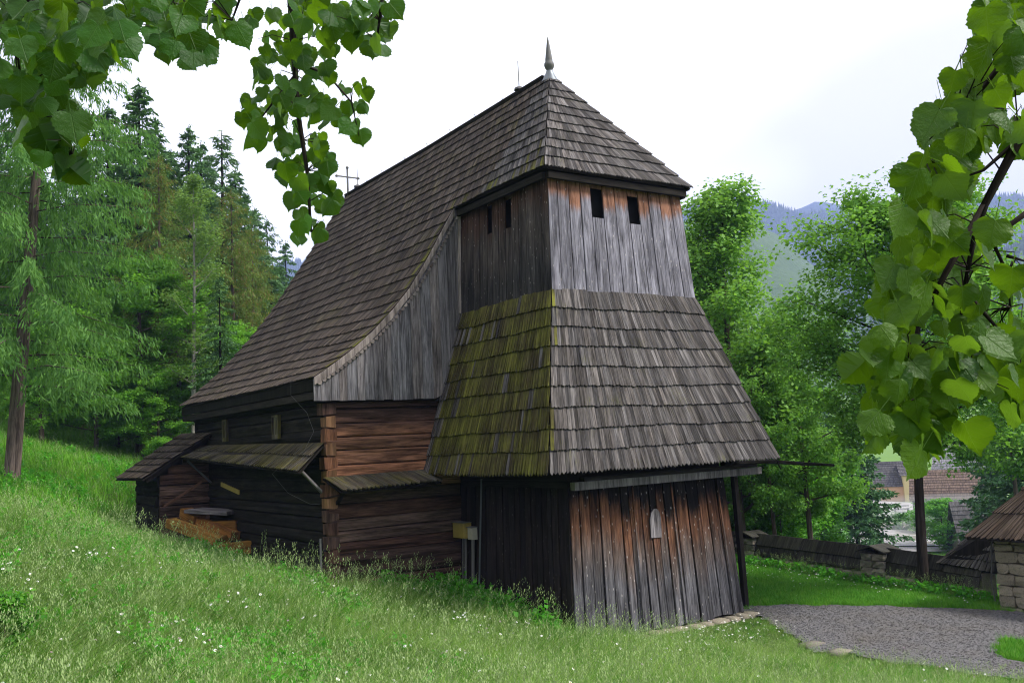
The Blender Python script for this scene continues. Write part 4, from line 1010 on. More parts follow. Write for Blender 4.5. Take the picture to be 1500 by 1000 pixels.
for (x, y) in ((8.72, 3.2), (7.78, -1.75)):
    for zz in np.arange(-2.1, -1.3, .17):
        for k in (-1, 1):
            m = MB(); rock(m, (x-.12, y+k*.17*rnd.uniform(.9, 1.1), zz), .5, .34, .165, jit=.15, rnd_=.28); o = m.build('stone', MT['stone'], None); o.parent = wall_t; o.location = WOFF
    for s_ in (-1, 1):
        m = MB(); A_, B_, C_, D_ = (x-.42, y+s_*.40, -1.27), (x+.3, y+s_*.40, -1.27), (x+.3, y, -1.13), (x-.42, y, -1.13)
        m.board(*((A_, B_, C_, D_) if s_ < 0 else (B_, A_, D_, C_)), .035); o = m.build('pillar_cap', MT['cover'], None); o.parent = wall_t; o.location = WOFF

# ------------------------------------------------------------------ the gate lodge at the right edge
gate = empty('gate_lodge', (0, 0, 0), 'stone gate pier under a brown shingled hipped roof at the right edge', 'gatehouse')
GX0, GY0 = 6.12, -5.62
GX1, GY1 = GX0+2.3, GY0-2.6; GZT = -.60
m = MB(); m.add([(GX0+.12, GY0-.12, -2.5), (GX1-.1, GY0-.12, -2.5), (GX1-.1, GY1+.1, -2.5), (GX0+.12, GY1+.1, -2.5), (GX0+.12, GY0-.12, GZT), (GX1-.1, GY0-.12, GZT), (GX1-.1, GY1+.1, GZT), (GX0+.12, GY1+.1, GZT)],
      [(0, 3, 7, 4), (0, 4, 5, 1), (1, 5, 6, 2), (2, 6, 7, 3), (4, 7, 6, 5)]); pier = m.build('masonry', MT['stone'], gate)
z = -2.15
while z < GZT:
    hh = rnd.uniform(.13, .24)
    for face in (0, 1, 2):
        s = 0; Lf = (2.6, 2.3, 2.3)[face]
        while s < Lf-.05:
            w_ = min(rnd.uniform(.22, .52), Lf-s+.03); c = s+w_/2
            P_ = ((GX0+.1, GY0-c), (GX0+c, GY0-.1), (GX0+c, GY1+.1))[face]
            m = MB(); rock(m, (*P_, z+hh/2), *((.27, w_*.98, hh*.98) if face == 0 else (w_*.98, .27, hh*.98)), jit=.15, rnd_=.26); m.build('stone', MT['stone_pillar'], pier); s += w_
    z += hh
MT['shingle_rust'] = wood('shingle_rust', (.05, .034, .024), (.22, .155, .115), (.6, (.07, .05, .04), (.25, .2, .165)), moss=.1, contrast=1.2, var=.5)
ov = .36; ez = GZT+.03; apx = ((GX0+GX1)/2, (GY0+GY1)/2, 1.2)
gc = [(GX0-ov, GY0+ov, ez), (GX0-ov, GY1-ov, ez), (GX1+ov, GY1-ov, ez), (GX1+ov, GY0+ov, ez)]
m = MB(); m.add([*[(x, y, z_-.03) for x, y, z_ in gc], (apx[0], apx[1], apx[2]-.08), *[(x, y, z_-.07) for x, y, z_ in gc]], [(0, 1, 4), (1, 2, 4), (2, 3, 4), (3, 0, 4), (8, 7, 6, 5), (0, 5, 6, 1), (1, 6, 7, 2), (2, 7, 8, 3), (3, 8, 5, 0)]); rg = m.build('roof', MT['timber_dark'], gate)
gst = collector(MT['shingle_rust'], rg); ap = Vector(apx)
for i in range(4):
    a, b = Vector(gc[i]), Vector(gc[(i+1) % 4]); md = (a+b)/2; Lg = (md-ap).length; nn = (b-a).cross(ap-a).normalized()
    if nn.z < 0: nn = -nn
    courses(lambda s, l: ap.lerp(a, l/Lg).lerp(ap.lerp(b, l/Lg), s), [Lg*k/4.6 for k in (.15, 1.15, 2.3, 3.45, 4.6)], lambda l: (0, 1), .11/max(.3, (b-a).length), lambda s, l: gst, lambda s, l: nn, big_tip=.05)
tag(gst.build('shingles', gst.mat, rg), kind='stuff')
lt = small_roof('lower_roof', at(1446, 762, 20.9), at(1462, 768, 20.1), at(1373, 823, 21.3), at(1460, 839, 19.9), 5, .12, MT['shingle_grey'], gate, tip=.01)
m = MB(); a_, b_, c_ = at(1446, 762, 20.9), at(1373, 823, 21.3), at(1440, 800, 22.8); m.add([a_, b_, c_], [(0, 1, 2)]); m.build('hip', MT['cover'], lt)
m = MB(); m.tube([at(1452, 788, 19.3), at(1452, 850, 19.3), at(1458, 880, 19.2)], .012, 5); m.build('wire', MT['iron_grey'], gate)

# ------------------------------------------------------------------ beams stacked against the long wall, loose boards
bo = at(300, 790, 24.0)
def timber(label, c0, c1, w_, h_, mat=None, name='wooden_beam', cat='beam'):
    c0, c1 = Vector(c0), Vector(c1); m = MB(); m.beam(c0, c1, w_, h_)
    o = m.build(name, mat or MT['timber_orange']); tag(o, label, cat, 'beams piled by the church wall' if cat == 'beam' else None); return o
timber('long orange beam lying lowest on the left of the pile', at(250, 765, 24.4), at(330, 795, 23.0), .30, .22)
timber('orange beam lying across the middle of the pile', at(275, 757, 24.6), at(345, 785, 23.2), .26, .2)
timber('upright greenish block at the back of the pile', at(272, 750, 24.7), at(292, 762, 24.2), .34, .24)
timber('broad grey plank lying on top of the beam pile', at(283, 747, 24.5), at(345, 750, 24.1), .75, .09, MT['board_gable'])
timber('brown beam right of the grey plank', at(300, 770, 24.2), at(350, 768, 23.9), .3, .22)
timber('short beam end sticking out at the right of the pile', at(335, 778, 23.9), at(356, 772, 23.9), .22, .2)
timber('small bright orange block tilted on the grass before the pile', at(318, 797, 22.9), at(335, 789, 23.0), .24, .22)
timber('dark beam lying under the small orange block', at(320, 806, 22.9), at(370, 800, 23.0), .3, .3)
timber('thin brown pole leaning on the annex wall', at(240, 742, 24.6), at(296, 705, 25.0), .06, .06, MT['log_low'], 'leaning_pole', 'pole')
timber('yellow green board fixed to the dark log wall', (-5.23, 8.6, 1.07), (-5.23, 7.1, .88), .03, .11, MT['box_yellow'], 'loose_board', 'board')

# ------------------------------------------------------------------ grass, flowers and low plants (scattered as instances)
def blade(mb, x, y, az, h, w_, bend, seg=3, head=None):
    d = Vector((math.cos(az), math.sin(az), 0)); sd_ = Vector((-d.y, d.x, 0)); V_ = []
    for i in range(seg+1):
        t = i/seg; p = Vector((x, y, 0))+d*(bend*h*t*t)+Vector((0, 0, h*(t-.18*bend*t*t)))
        ww = w_*(1-t*.85)
        V_ += [p-sd_*ww/2, p+sd_*ww/2]
    mb.add(V_, [(2*i, 2*i+1, 2*i+3, 2*i+2) for i in range(seg)])
    return p, d
def tuft(name, seed, n, r, h, w_, bend, mats, heads=0, lean=None):
    global rnd
    keep_, rnd = rnd, random.Random(seed); mb = MB(); hb = MB()
    for i in range(n):
        a = rnd.uniform(0, 6.28); q = r*rnd.random()**.5; hh = h*rnd.uniform(.45, 1.1)
        az = rnd.uniform(0, 6.28) if lean is None or rnd.random() < .3 else rnd.gauss(lean, .5)
        tip, d = blade(mb, q*math.cos(a), q*math.sin(a), az, hh, w_*rnd.uniform(.6, 1.3), bend*rnd.uniform(.3, 1.5))
    for i in range(heads):
        a = rnd.uniform(0, 6.28); q = r*rnd.random()**.5; hh = h*rnd.uniform(1.0, 1.5); az = rnd.gauss(lean or 0, .6)
        tip, d = blade(hb, q*math.cos(a), q*math.sin(a), az, hh, .0035, bend*rnd.uniform(.2, .7))
        for k in range(7):
            b_ = rnd.uniform(0, 6.28); e = tip+Vector((math.cos(b_)*.022, math.sin(b_)*.022, -.11+.02*k)); s = .012
            up = Vector((math.cos(b_)*.4, math.sin(b_)*.4, 1)).normalized(); sd_ = Vector((-math.sin(b_), math.cos(b_), 0))
            hb.add([e, e+up*s*1.6+sd_*s*.5, e+up*s*3.2, e+up*s*1.6-sd_*s*.5], [(0, 1, 2, 3)])
    rnd = keep_
    me = bpy.data.meshes.new(name); nf_ = len(mb.f); k = len(mb.v)
    me.from_pydata(mb.v+hb.v, [], mb.f+[[j+k for j in f] for f in hb.f])
    me.materials.append(mats[0]); me.materials.append(mats[1])
    for i, p in enumerate(me.polygons): p.material_index = 0 if i < nf_ else 1
    return bpy.data.objects.new(name, me)
def scatter(name, pts, scl, sources, label, lean_rot=None, kind='stuff', pick=None):
    pts = np.asarray(pts); col = bpy.data.collections.new(name+'_kinds')
    for o in sources: col.objects.link(o)
    me = bpy.data.meshes.new(name); me.vertices.add(len(pts)); me.vertices.foreach_set('co', pts.astype(np.float32).ravel())
    for an, arr, ty in (('rot', NR.uniform(-3.14, 3.14, len(pts)) if lean_rot is None else NR.normal(lean_rot, .45, len(pts)), 'FLOAT'), ('scl', scl, 'FLOAT'), ('pick', NR.randint(0, len(sources), len(pts)) if pick is None else pick, 'INT')):
        at_ = me.attributes.new(an, ty, 'POINT'); at_.data.foreach_set('value', np.asarray(arr, np.int32 if ty == 'INT' else np.float32))
    o = link(name, me); tag(o, label, kind=kind)
    gt = bpy.data.node_groups.new(name, 'GeometryNodeTree'); gt.interface.new_socket('Geometry', in_out='INPUT', socket_type='NodeSocketGeometry'); gt.interface.new_socket('Geometry', in_out='OUTPUT', socket_type='NodeSocketGeometry')
    gi, go = gt.nodes.new('NodeGroupInput'), gt.nodes.new('NodeGroupOutput'); ip = gt.nodes.new('GeometryNodeInstanceOnPoints'); ci = gt.nodes.new('GeometryNodeCollectionInfo')
    ci.inputs['Collection'].default_value = col; ci.inputs['Separate Children'].default_value = True; ci.inputs['Reset Children'].default_value = True
    L = gt.links.new; L(gi.outputs[0], ip.inputs['Points']); L(ci.outputs[0], ip.inputs['Instance']); ip.inputs['Pick Instance'].default_value = True
    def na(an, ty):
        x = gt.nodes.new('GeometryNodeInputNamedAttribute'); x.data_type = ty; x.inputs['Name'].default_value = an; return x.outputs[0]
    L(na('pick', 'INT'), ip.inputs['Instance Index']); cx = gt.nodes.new('ShaderNodeCombineXYZ'); L(na('rot', 'FLOAT'), cx.inputs[2]); L(cx.outputs[0], ip.inputs['Rotation']); L(na('scl', 'FLOAT'), ip.inputs['Scale'])
    L(ip.outputs[0], go.inputs[0]); md = o.modifiers.new('scatter', 'NODES'); md.node_group = gt; return o
def grassm(name, c1, c2, dry=.12, tr=.3, dryc=(.26, .32, .10)):
    m = M(name); oi = m.n('ShaderNodeObjectInfo'); ge = m.n('ShaderNodeNewGeometry')
    r0 = m.val(m.val(oi.outputs['Random'], 'ADD', ge.outputs['Random Per Island']), 'FRACT', 0)
    n1 = m.noise(ge.outputs['Position'], .55, 3, .6)
    f = m.val(m.val(r0, 'MULTIPLY', .5), 'ADD', m.val(m.val(n1, 'SUBTRACT', .25), 'MULTIPLY', 1.), True)
    col = m.mix(f, c1, c2); col = m.mix(m.val(m.val(m.val(r0, 'MULTIPLY', 17.3), 'FRACT', 0), 'GREATER_THAN', 1-dry), col, dryc)
    return m.surf(col, .6, None, .12, (tr, col))
MT['meadow'] = grassm('meadow_blades', (.06, .18, .015), (.26, .42, .075), .14, .35, (.38, .45, .17)); MT['seed'] = grassm('seed_heads', (.20, .30, .09), (.36, .46, .20), 0)
MT['lush'] = grassm('lush_blades', (.03, .17, .008), (.11, .33, .02), .02)
MT['lawn'] = grassm('lawn_blades', (.07, .24, .010), (.20, .45, .035), .05); MT['herb'] = leafm('herb_leaves', (.02, .10, .012), (.08, .25, .03), .4)
MT['petal'] = plainm('petal', (.78, .78, .80), .6, 0, .04); MT['yolk'] = plainm('yolk', (.6, .42, .03), .6); MT['pink'] = plainm('pink_petal', (.42, .22, .42), .6)
footprints = [[(-5.3, 1.6), (-2.15, 1.6), (-2.25, -2.5), (2.3, -2.5), (5.2, 1.6), (5.2, 11.4), (-5.15, 12.6), (-6.55, 12.6), (-6.55, 9.95), (-5.3, 9.95)]]
def free_pts(n, x0, x1, y0, y1, want=None, dmax=60):
    x = NR.uniform(x0, x1, n); y = NR.uniform(y0, y1, n); z = H(x, y)
    d = np.stack([x-CAM.x, y-CAM.y, z-CAM.z], 1); dep = d@np.array(_f); px = 750+FPX*(d@np.array(_r))/dep; py = 500-FPX*(d@np.array(_u))/dep
    ok = (dep > 3) & (dep < dmax) & (px > -160) & (px < 1660) & (py < 1180)
    for P_ in footprints: ok &= ~in_poly(x, y, P_)
    ok &= ~on_path(x, y)
    ok &= ~((y > -2.98) & (y < -2.4) & (x > -1.2) & (x < 2.5))
    ok &= ~((x > GX0-.1) & (x < GX1) & (y < GY0+.1) & (y > GY1))
    if want is not None: ok &= want(x, y, dep, px, py)
    return np.stack([x, y, z], 1)[ok], dep[ok]
is_lawn = lambda x, y: (x > 2.2+.3*np.sin(y*1.3)) & (y > -8.5+.5*np.sin(x*2)) | ((x > 1.6) & (y < -6.5))
WINDA = -YAW+.25
tm = [tuft('meadow_tuft', s, 24, .20, .56, .010, 1.1, (MT['meadow'], MT['seed']), 2, 0.) for s in (1, 2)]+[tuft('meadow_tuft', s, 34, .2, .40, .011, 1.1, (MT['meadow'], MT['seed']), 1, 0.) for s in (3, 4)]+[tuft('lush_tuft', 5, 34, .22, .42, .016, .9, (MT['lush'], MT['seed']), 0, 0.)]
p, dp = free_pts(46000, -19, 3.2, -10.5, 12, lambda x, y, dep, px, py: ~is_lawn(x, y) & (dep < 22) & (NR.rand(len(x)) < np.clip((20/np.maximum(dep, 6))**1.2*.55, 0, 1)))
tall = 1-.68*np.clip((p[:, 0]+3.2)/4, 0, 1)
scatter('meadow_grass', p, NR.uniform(.6, 1.15, len(p))*tall*np.where((p[:, 0] < -5.2) & (p[:, 0] > -6.7) & (p[:, 1] > 3) & (p[:, 1] < 9.6), .35, 1), tm, 'tall flowering meadow grass bending in the wind before the church', WINDA, pick=(NR.rand(len(p)) < .25+.9*(np.sin(p[:, 0]*1.1+1)*np.sin(p[:, 1]*.9+.5*p[:, 0]) > .25)*1.)*0+np.where(NR.rand(len(p)) < .12+.75*(np.sin(p[:, 0]*1.1+1)*np.sin(p[:, 1]*.9+.5*p[:, 0]) > .3), 4, NR.randint(0, 4, len(p))))
th = [tuft('hill_tuft', s, 26, .35, .34, .02, .6, (MT['lawn'], MT['seed']), 1) for s in (6, 7)]
p2, dp2 = free_pts(30000, -34, 2, 0, 45, lambda x, y, dep, px, py: (dep > 18) & (dep < 48) & (x < -4))
scatter('hillside_grass', p2, NR.uniform(.7, 1.3, len(p2)), th, 'rough bright grass on the slope up to the forest')
tl_ = [tuft('lawn_tuft', s, 30, .11, .11, .006, .6, (MT['lawn'], MT['seed']), 0) for s in (8, 9)]+[tuft('lawn_tuft', 10, 34, .12, .15, .008, .6, (MT['lush'], MT['seed']), 0)]
p3, dp3 = free_pts(60000, 1.2, 12, -13, 12, lambda x, y, dep, px, py: is_lawn(x, y) & ((x < 8.3+.1*y)))
scatter('lawn_grass', p3, NR.uniform(.7, 1.3, len(p3)), tl_, 'short green grass between the path and the stone wall')
tv = [tuft('valley_tuft', 11, 20, .6, .25, .03, .5, (MT['lawn'], MT['seed']), 0)]
p4, dp4 = free_pts(26000, 9, 120, -8, 90, lambda x, y, dep, px, py: (px > 1040) & (dep < 130) & (x > 9.5), 130)
scatter('valley_grass', p4, NR.uniform(.7, 1.3, len(p4)), tv, 'mown grass in the valley below the wall')

def herb(name, seed, n, h, r, leaf, mat, fl=None, nfl=0):
    rs = random.Random(seed); RS = np.random.RandomState(seed); Cc = []; mb = MB()
    for i in range(n):
        a = rs.uniform(0, 6.28); q = r*rs.random()**.5; hh = h*rs.uniform(.5, 1.1)
        for k in range(5): Cc.append((q*math.cos(a)+rs.gauss(0, .02), q*math.sin(a)+rs.gauss(0, .02), hh*(k+1)/5))
    c = np.repeat(np.array(Cc), 2, 0)+RS.normal(size=(len(Cc)*2, 3))*leaf*.5
    V_, F_ = leaf_quads(c, unit(RS.normal(size=c.shape)+[0, 0, -.2]), unit(RS.normal(size=c.shape)*.5+[0, 0, 1]), leaf*RS.uniform(.6, 1.3, len(c)), .42, .12)
    me = np_mesh(name, V_, F_, mat); return bpy.data.objects.new(name, me)
def flower(name, mat, s, h, npet=9):
    mb = MB(); blade(mb, 0, 0, 0, h, .004, .15); k0 = len(mb.f); c = Vector((.15*h, 0, h*.97))
    nx_ = Vector((-.25, -.55, .8)).normalized(); a_ = nx_.orthogonal().normalized(); b_ = nx_.cross(a_)
    for i in range(npet):
        t = i/npet*6.28; d = a_*math.cos(t)+b_*math.sin(t); e = nx_.cross(d)
        mb.add([c+d*s*.2, c+d*s*.6+e*s*.2, c+d*s, c+d*s*.6-e*s*.2], [(0, 1, 2, 3)])
    k1 = len(mb.f); mb.add([c+(a_*math.cos(t)+b_*math.sin(t))*s*.25+nx_*.003 for t in (0, 1.05, 2.1, 3.14, 4.2, 5.2)], [(0, 1, 2, 3, 4, 5)])
    me = bpy.data.meshes.new(name); me.from_pydata(mb.v, [], mb.f)
    for q in (MT['meadow'], mat, MT['yolk']): me.materials.append(q)
    for i, p in enumerate(me.polygons): p.material_index = 0 if i < k0 else (1 if i < k1 else 2)
    return bpy.data.objects.new(name, me)
fs = [flower('daisy', MT['petal'], .028, .42), flower('daisy', MT['petal'], .024, .36), flower('campion', MT['petal'], .018, .46, 5), flower('clover', MT['pink'], .018, .36, 7)]
pf, _d = free_pts(6500, -16, 2, -10, 3, lambda x, y, dep, px, py: ~is_lawn(x, y) & (NR.rand(len(x)) < (.12+.8*(np.sin(x*1.7+2)*np.sin(y*1.3+x*.4) > .35))*(.35+.65*(px < 900))))
scatter('wildflowers', pf, NR.uniform(.7, 1.15, len(pf))*(1-.3*np.clip((pf[:, 0]+3.5)/4, 0, 1)), fs, 'white daisies and small pink flowers scattered through the meadow')
fw2 = [flower('white_clover', MT['petal'], .016, .14, 6), flower('white_clover', MT['petal'], .02, .2, 6)]
pf2, _d = free_pts(9000, -2.5, 9, -8, 7, lambda x, y, dep, px, py: ((x < 2.3) & (y > -4.6) & (NR.rand(len(x)) < .9)) | ((x > 5.5) & (NR.rand(len(x)) < .25)) | (NR.rand(len(x)) < .03))
scatter('clover_flowers', pf2, NR.uniform(.7, 1.2, len(pf2)), fw2, 'tiny white flowers in the grass at the foot of the tower and along the wall')
hb_ = [herb('nettle', 1, 7, .55, .2, .11, MT['herb']), herb('nettle', 2, 6, .42, .18, .15, MT['herb'])]
hx = []
for (x0, y0, x1, y1, n, sd_) in ((-2.55, 1.4, -2.5, -1.2, 130, .28), (-3.9, 1.25, -2.5, 1.0, 70, .25), (-2.5, -1, -2.5, -2.2, 12, .1), (-5.9, 8.3, -5.9, 5, 20, .2)):
    for i in range(n):
        t = rnd.random(); x, y = x0+(x1-x0)*t-abs(rnd.gauss(0, sd_)), y0+(y1-y0)*t+rnd.gauss(0, .1); hx.append((x, y, h1(x, y)))
scatter('nettles', hx, NR.uniform(.5, 1.05, len(hx)), hb_, 'bright green nettles and herbs at the foot of the dark tower boards')
hp, _d = free_pts(5000, -17, -5.4, -7, 22, lambda x, y, dep, px, py: NR.rand(len(x)) < .12+.8*(np.sin(x*.9)*np.sin(y*.7+1) > .4))
scatter('meadow_herbs', hp, NR.uniform(.4, .85, len(hp)), hb_, 'leafy herbs scattered in the meadow')
hp, _d = free_pts(9000, 5.5, 9.5, -5, 9, lambda x, y, dep, px, py: (np.abs((x-7.2)-(y+4.75)*.19+.42) < .28))
scatter('wall_weeds', hp, NR.uniform(.35, .7, len(hp)), [tm[0], tm[1], hb_[1]], 'dry weeds and seed heads along the foot of the stone wall')
e_ = at(8, 862, 11.5); bush = broadleaf_meshes('bush', 90, .75, .42, .015, base=.05, nl=12, sub=5, leaves=13, size=.075, clump=.13, leafmat=MT['shrub'], rise=.8, flat=.8)
plant('elder_bush', bush, e_.x, e_.y, 1., 0, 'leafy green bush at the left edge of the meadow', 'bush')
# tall grass stalks standing out against the dark logs
def stalk(x, y, h, lean_, label):
    z = h1(x, y); m = MB(); b = Vector((x, y, z)); tp = b+Vector((lean_, -lean_*.3, h)); m.tube([b, b.lerp(tp, .5)+Vector((-lean_*.12, 0, .02)), tp], [.004, .003, .002], 3)
    for k in range(14):
        q = b.lerp(tp, .72+.28*k/14)+Vector((rnd.gauss(0, .016), rnd.gauss(0, .016), 0)); s = rnd.uniform(.018, .034)
        m.add([q, q+Vector((s*.4, 0, s*.6)), q+Vector((0, 0, s*1.3)), q+Vector((-s*.4, .0, s*.6))], [(0, 1, 2, 3)])
    return tag(m.build('grass_stalk', MT['seed']), label, 'grass stalk', 'tall grass stalks before the log walls')
for px, dd_, h in ((462, 19.2, 1.0), (470, 19.5, .8), (585, 19.0, .72), (600, 18.9, .9), (612, 19.1, .8), (648, 18.7, .7), (378, 21, .95), (385, 21, .75), (395, 20.8, 1.05), (240, 23, .8), (812, 17.3, .6), (575, 19, .8)):
    p = at(px, 850, dd_); stalk(p.x, p.y, h, rnd.uniform(-.12, .25), 'tall pale grass stalk with seed heads, '+('leftmost, before the sacristy corner' if px < 300 else 'against the dark side wall by the beam pile' if px < 400 else 'at the corner of the log wall' if px < 500 else 'before the reddish front logs' if px < 700 else 'before the dark tower boards'))
# gravel on the path
gs = []
for s_ in range(3):
    mbg = MB(); rock(mbg, (0, 0, 0), 1, .8, .6, jit=.2); me = bpy.data.meshes.new('pebble'); me.from_pydata(mbg.v, [], mbg.f); me.materials.append(MT['gravel']); gs.append(bpy.data.objects.new('pebble', me))
x = NR.uniform(.3, 7.5, 26000); y = NR.uniform(-10, -1.8, 26000); ok = on_path(x, y); x, y = x[ok], y[ok]
scatter('gravel', np.stack([x, y, H(x, y)+.042], 1), NR.uniform(.012, .036, len(x)), gs, 'loose grey gravel lying on the path')
for i, (px, py, d, s_) in enumerate(((1190, 948, 16.4, .35), (1230, 958, 15.8, .3), (1330, 812, 19, .2), (1395, 893, 19, .18))):
    if i == 2: continue
    p = ground_hit(px, py); m = MB(); rock(m, (p.x, p.y, p.z+.02), s_*1.3, s_, s_*.4); tag(m.build('stone', MT['stone'], None, True), ('flat stone at the path edge nearest the tower', 'flat stone at the path edge farther right', '', 'small grey stone in the grass before the gate pier')[i], 'stone')

# ------------------------------------------------------------------ the valley: stream, yard, road and houses
def patch(name, label, pxs, mat, nu=14, nv=8, up=.12):
    """a strip of ground whose four corners are given as seen: near-left, near-right, far-right, far-left"""
    c = [ground_hit(*q) for q in pxs]; V_ = []; 
    for i in range(nu+1):
        for j in range(nv+1):
            p = c[0].lerp(c[1], i/nu).lerp(c[3].lerp(c[2], i/nu), j/nv); wv = math.sin(i*1.3+j)*.6
            V_.append((p.x, p.y, h1(p.x, p.y)+up))
    F_ = [(i*(nv+1)+j, (i+1)*(nv+1)+j, (i+1)*(nv+1)+j+1, i*(nv+1)+j+1) for i in range(nu) for j in range(nv)]
    return tag(link(name, np_mesh(name, V_, F_, mat, True)), label, kind='structure')
def waterm():
    m = M('stream_water'); ge = m.n('ShaderNodeNewGeometry'); n1 = m.noise(ge.outputs['Position'], .9, 6, .7, (1, 1.6, 1)); n2 = m.noise(ge.outputs['Position'], .25, 3, .6)
    col = m.mix(m.ramp(n1, [(.5, 0.), (.62, 1.)]), (.12, .10, .08), (.5, .5, .5)); col = m.mix(m.ramp(n2, [(.4, 0.), (.6, .7)]), col, (.30, .27, .24))
    return m.surf(col, .35, m.bump(n1, .5, .1), .5)
MT['water'] = waterm(); MT['yard'] = plainm('yard_gravel', (.27, .25, .25), .95, 0, .2, .4)
patch('stream', 'shallow stream with white riffles crossing the valley floor', [(1200, 797), (1500, 797), (1500, 781), (1215, 776)], MT['water'], 24, 10, .3)
patch('yard', 'grey gravel yard in front of the village houses', [(1285, 757), (1352, 762), (1358, 738), (1278, 734)], MT['yard'])
patch('road', 'pale track on the near bank of the stream', [(1330, 812), (1500, 806), (1500, 800), (1290, 803)], MT['yard'], 20, 4, .2)
def plaster(name, c): return plainm(name, c, .9, 0, .08, 2)
MT['plaster_y'] = plaster('plaster_yellow', (.66, .50, .27)); MT['plaster_p'] = plaster('plaster_peach', (.60, .35, .22)); MT['roof_far'] = wood('roof_far', (.07, .062, .066), (.22, .205, .21), var=.4)
MT['roof_brown'] = wood('roof_brown', (.10, .065, .05), (.30, .215, .17), var=.4); MT['roof_pale'] = wood('roof_pale', (.22, .20, .215), (.42, .39, .42), var=.3)
def house(name, label, px, d, W, D, Hw, Hr, wallm, roofm, rot=0, wins=(), ridge='x', logs=False, chimney=False, course=.45, ovh=.5):
    A_ = YAW+math.atan((px-750)/FPX)+rot; p = at(px, 700, d); z = min(h1(p.x+i, p.y+j) for i in (-2, 2) for j in (-2, 2))
    e = empty(name, (p.x, p.y, z), label, 'house'); e.rotation_euler = (0, 0, -A_); e['local'] = 1
    if ridge == 'y': W, D = D, W
    q = MB(); w2, d2 = W/2, D/2
    q.add([(-w2, -d2, 0), (w2, -d2, 0), (w2, d2, 0), (-w2, d2, 0), (-w2, -d2, Hw), (w2, -d2, Hw), (w2, d2, Hw), (-w2, d2, Hw), (-w2, 0, Hw+Hr*.97), (w2, 0, Hw+Hr*.97)],
          [(0, 1, 5, 4), (2, 3, 7, 6), (1, 2, 6, 9, 5), (3, 0, 4, 8, 7)], [[(0, 0), (W, 0), (W, Hw), (0, Hw)]]*2+[[(0, 0), (D, 0), (D, Hw), (D/2, Hw+Hr), (0, Hw)]]*2)
    if not logs: wl = q.build('wall', wallm, e)
    else:
        wl = q.build('wall', MT['timber_dark'], e); zz = 0
        while zz < Hw-.1:
            for sy in (-1, 1):
                m = MB(); m.beam((-w2-.15, sy*(d2+.05), zz+.15), (w2+.15, sy*(d2+.05), zz+.15), .2, .27); m.build('log', wallm, wl)
            for sx in (-1, 1):
                m = MB(); m.beam((sx*(w2+.05), -d2, zz+.15), (sx*(w2+.05), d2, zz+.15), .2, .27); m.build('log', wallm, wl)
            zz += .3
    rb = MB(); L = math.hypot(d2, Hr); n_ = int((L+ovh)/course)
    for sy in (-1, 1):
        for k in range(n_):
            l0, l1 = k*course, (k+1)*course+.04
            def rp(x, l, o): return Vector((x, sy*d2*l/L, Hw+Hr-Hr*l/L))+Vector((0, sy*Hr, d2)).normalized()*o
            a, b, c_, d_ = rp(-w2-ovh, l1, .07), rp(w2+ovh, l1, .07), rp(w2+ovh, l0, .02), rp(-w2-ovh, l0, .02)
            rb.board(*((a, b, c_, d_) if sy < 0 else (b, a, d_, c_)), .05)
    if ridge == 'y': pass
    rf = rb.build('roof', roofm, e)
    for i, (wx, wz, ww, wh) in enumerate(wins):
        m = MB(); m.board((wx, -d2-.04, wz), (wx+ww, -d2-.04, wz), (wx+ww, -d2-.04, wz+wh), (wx, -d2-.04, wz+wh), .05); wn = m.build('window', MT['petal'], e)
        m = MB(); g_ = .12*ww+.04; m.board((wx+g_, -d2-.06, wz+g_), (wx+ww-g_, -d2-.06, wz+g_), (wx+ww-g_, -d2-.06, wz+wh-g_), (wx+g_, -d2-.06, wz+wh-g_), .02); m.build('pane', MT['void'], wn)
    if ridge == 'y': e.rotation_euler = (0, 0, -A_+math.pi/2)
    if chimney: m = MB(); m.beam((1, 0, Hw+Hr-.4), (1, 0, Hw+Hr+.9), .6, .6, (0, 1, 0)); m.build('chimney', wallm, rf)
    return e
house('village_house', 'long peach house with a dark steep roof, leftmost in the village', 1300, 152, 6.2, 6, 2.5, 3.7, MT['plaster_p'], MT['roof_far'], 0, ((-1.2, .7, .9, .9), (-3.0, .1, 1.2, 1.9)))
house('village_house', 'yellow gabled house with a small dark window, right of the peach house', 1334, 150, 3.0, 6, 4.2, 1.5, MT['plaster_y'], MT['roof_far'], -.15, ((-.7, 2.6, 1.0, 1.2),), chimney=False)
m = MB()
e = empty('porch', (0, 0, 0)); bpy.data.objects.remove(e)
house('log_barn', 'log barn with a broad brown shingle roof by the yard', 1388, 118, 7.8, 6.0, 2.6, 3.6, MT['timber_dark'], MT['roof_brown'], .05, (), logs=True, course=.4)
house('village_house', 'large house whose pale grey roof rises behind the brown barn', 1420, 168, 9.6, 8, 2.5, 5.6, MT['timber_dark'], MT['roof_pale'], .25, (), course=.5)
house('shed', 'small shed with a steep grey shingle roof half hidden by a spruce', 1424, 84, 3.4, 3.2, 1.5, 3.6, MT['stone'], MT['roof_far'], -.35, (), course=.4)
t_ = at(1320, 742, 128); tb = empty('picnic_table', (t_.x, t_.y, h1(t_.x, t_.y)), 'small wooden table with benches standing in the yard', 'table'); tb.rotation_euler = (0, 0, -1); tb['local'] = 1
for nm, a, b, w_, h_ in (('table_top', (-1, 0, .95), (1, 0, .95), .8, .08), ('bench', (-1, .8, .5), (1, .8, .5), .3, .08), ('bench', (-1, -.8, .5), (1, -.8, .5), .3, .08), ('leg', (-.8, -.8, .3), (-.8, .8, .3), .12, .6), ('leg', (.8, -.8, .3), (.8, .8, .3), .12, .6)):
    m = MB(); m.beam(a, b, w_, h_); m.build(nm, MT['timber_dark'], tb)
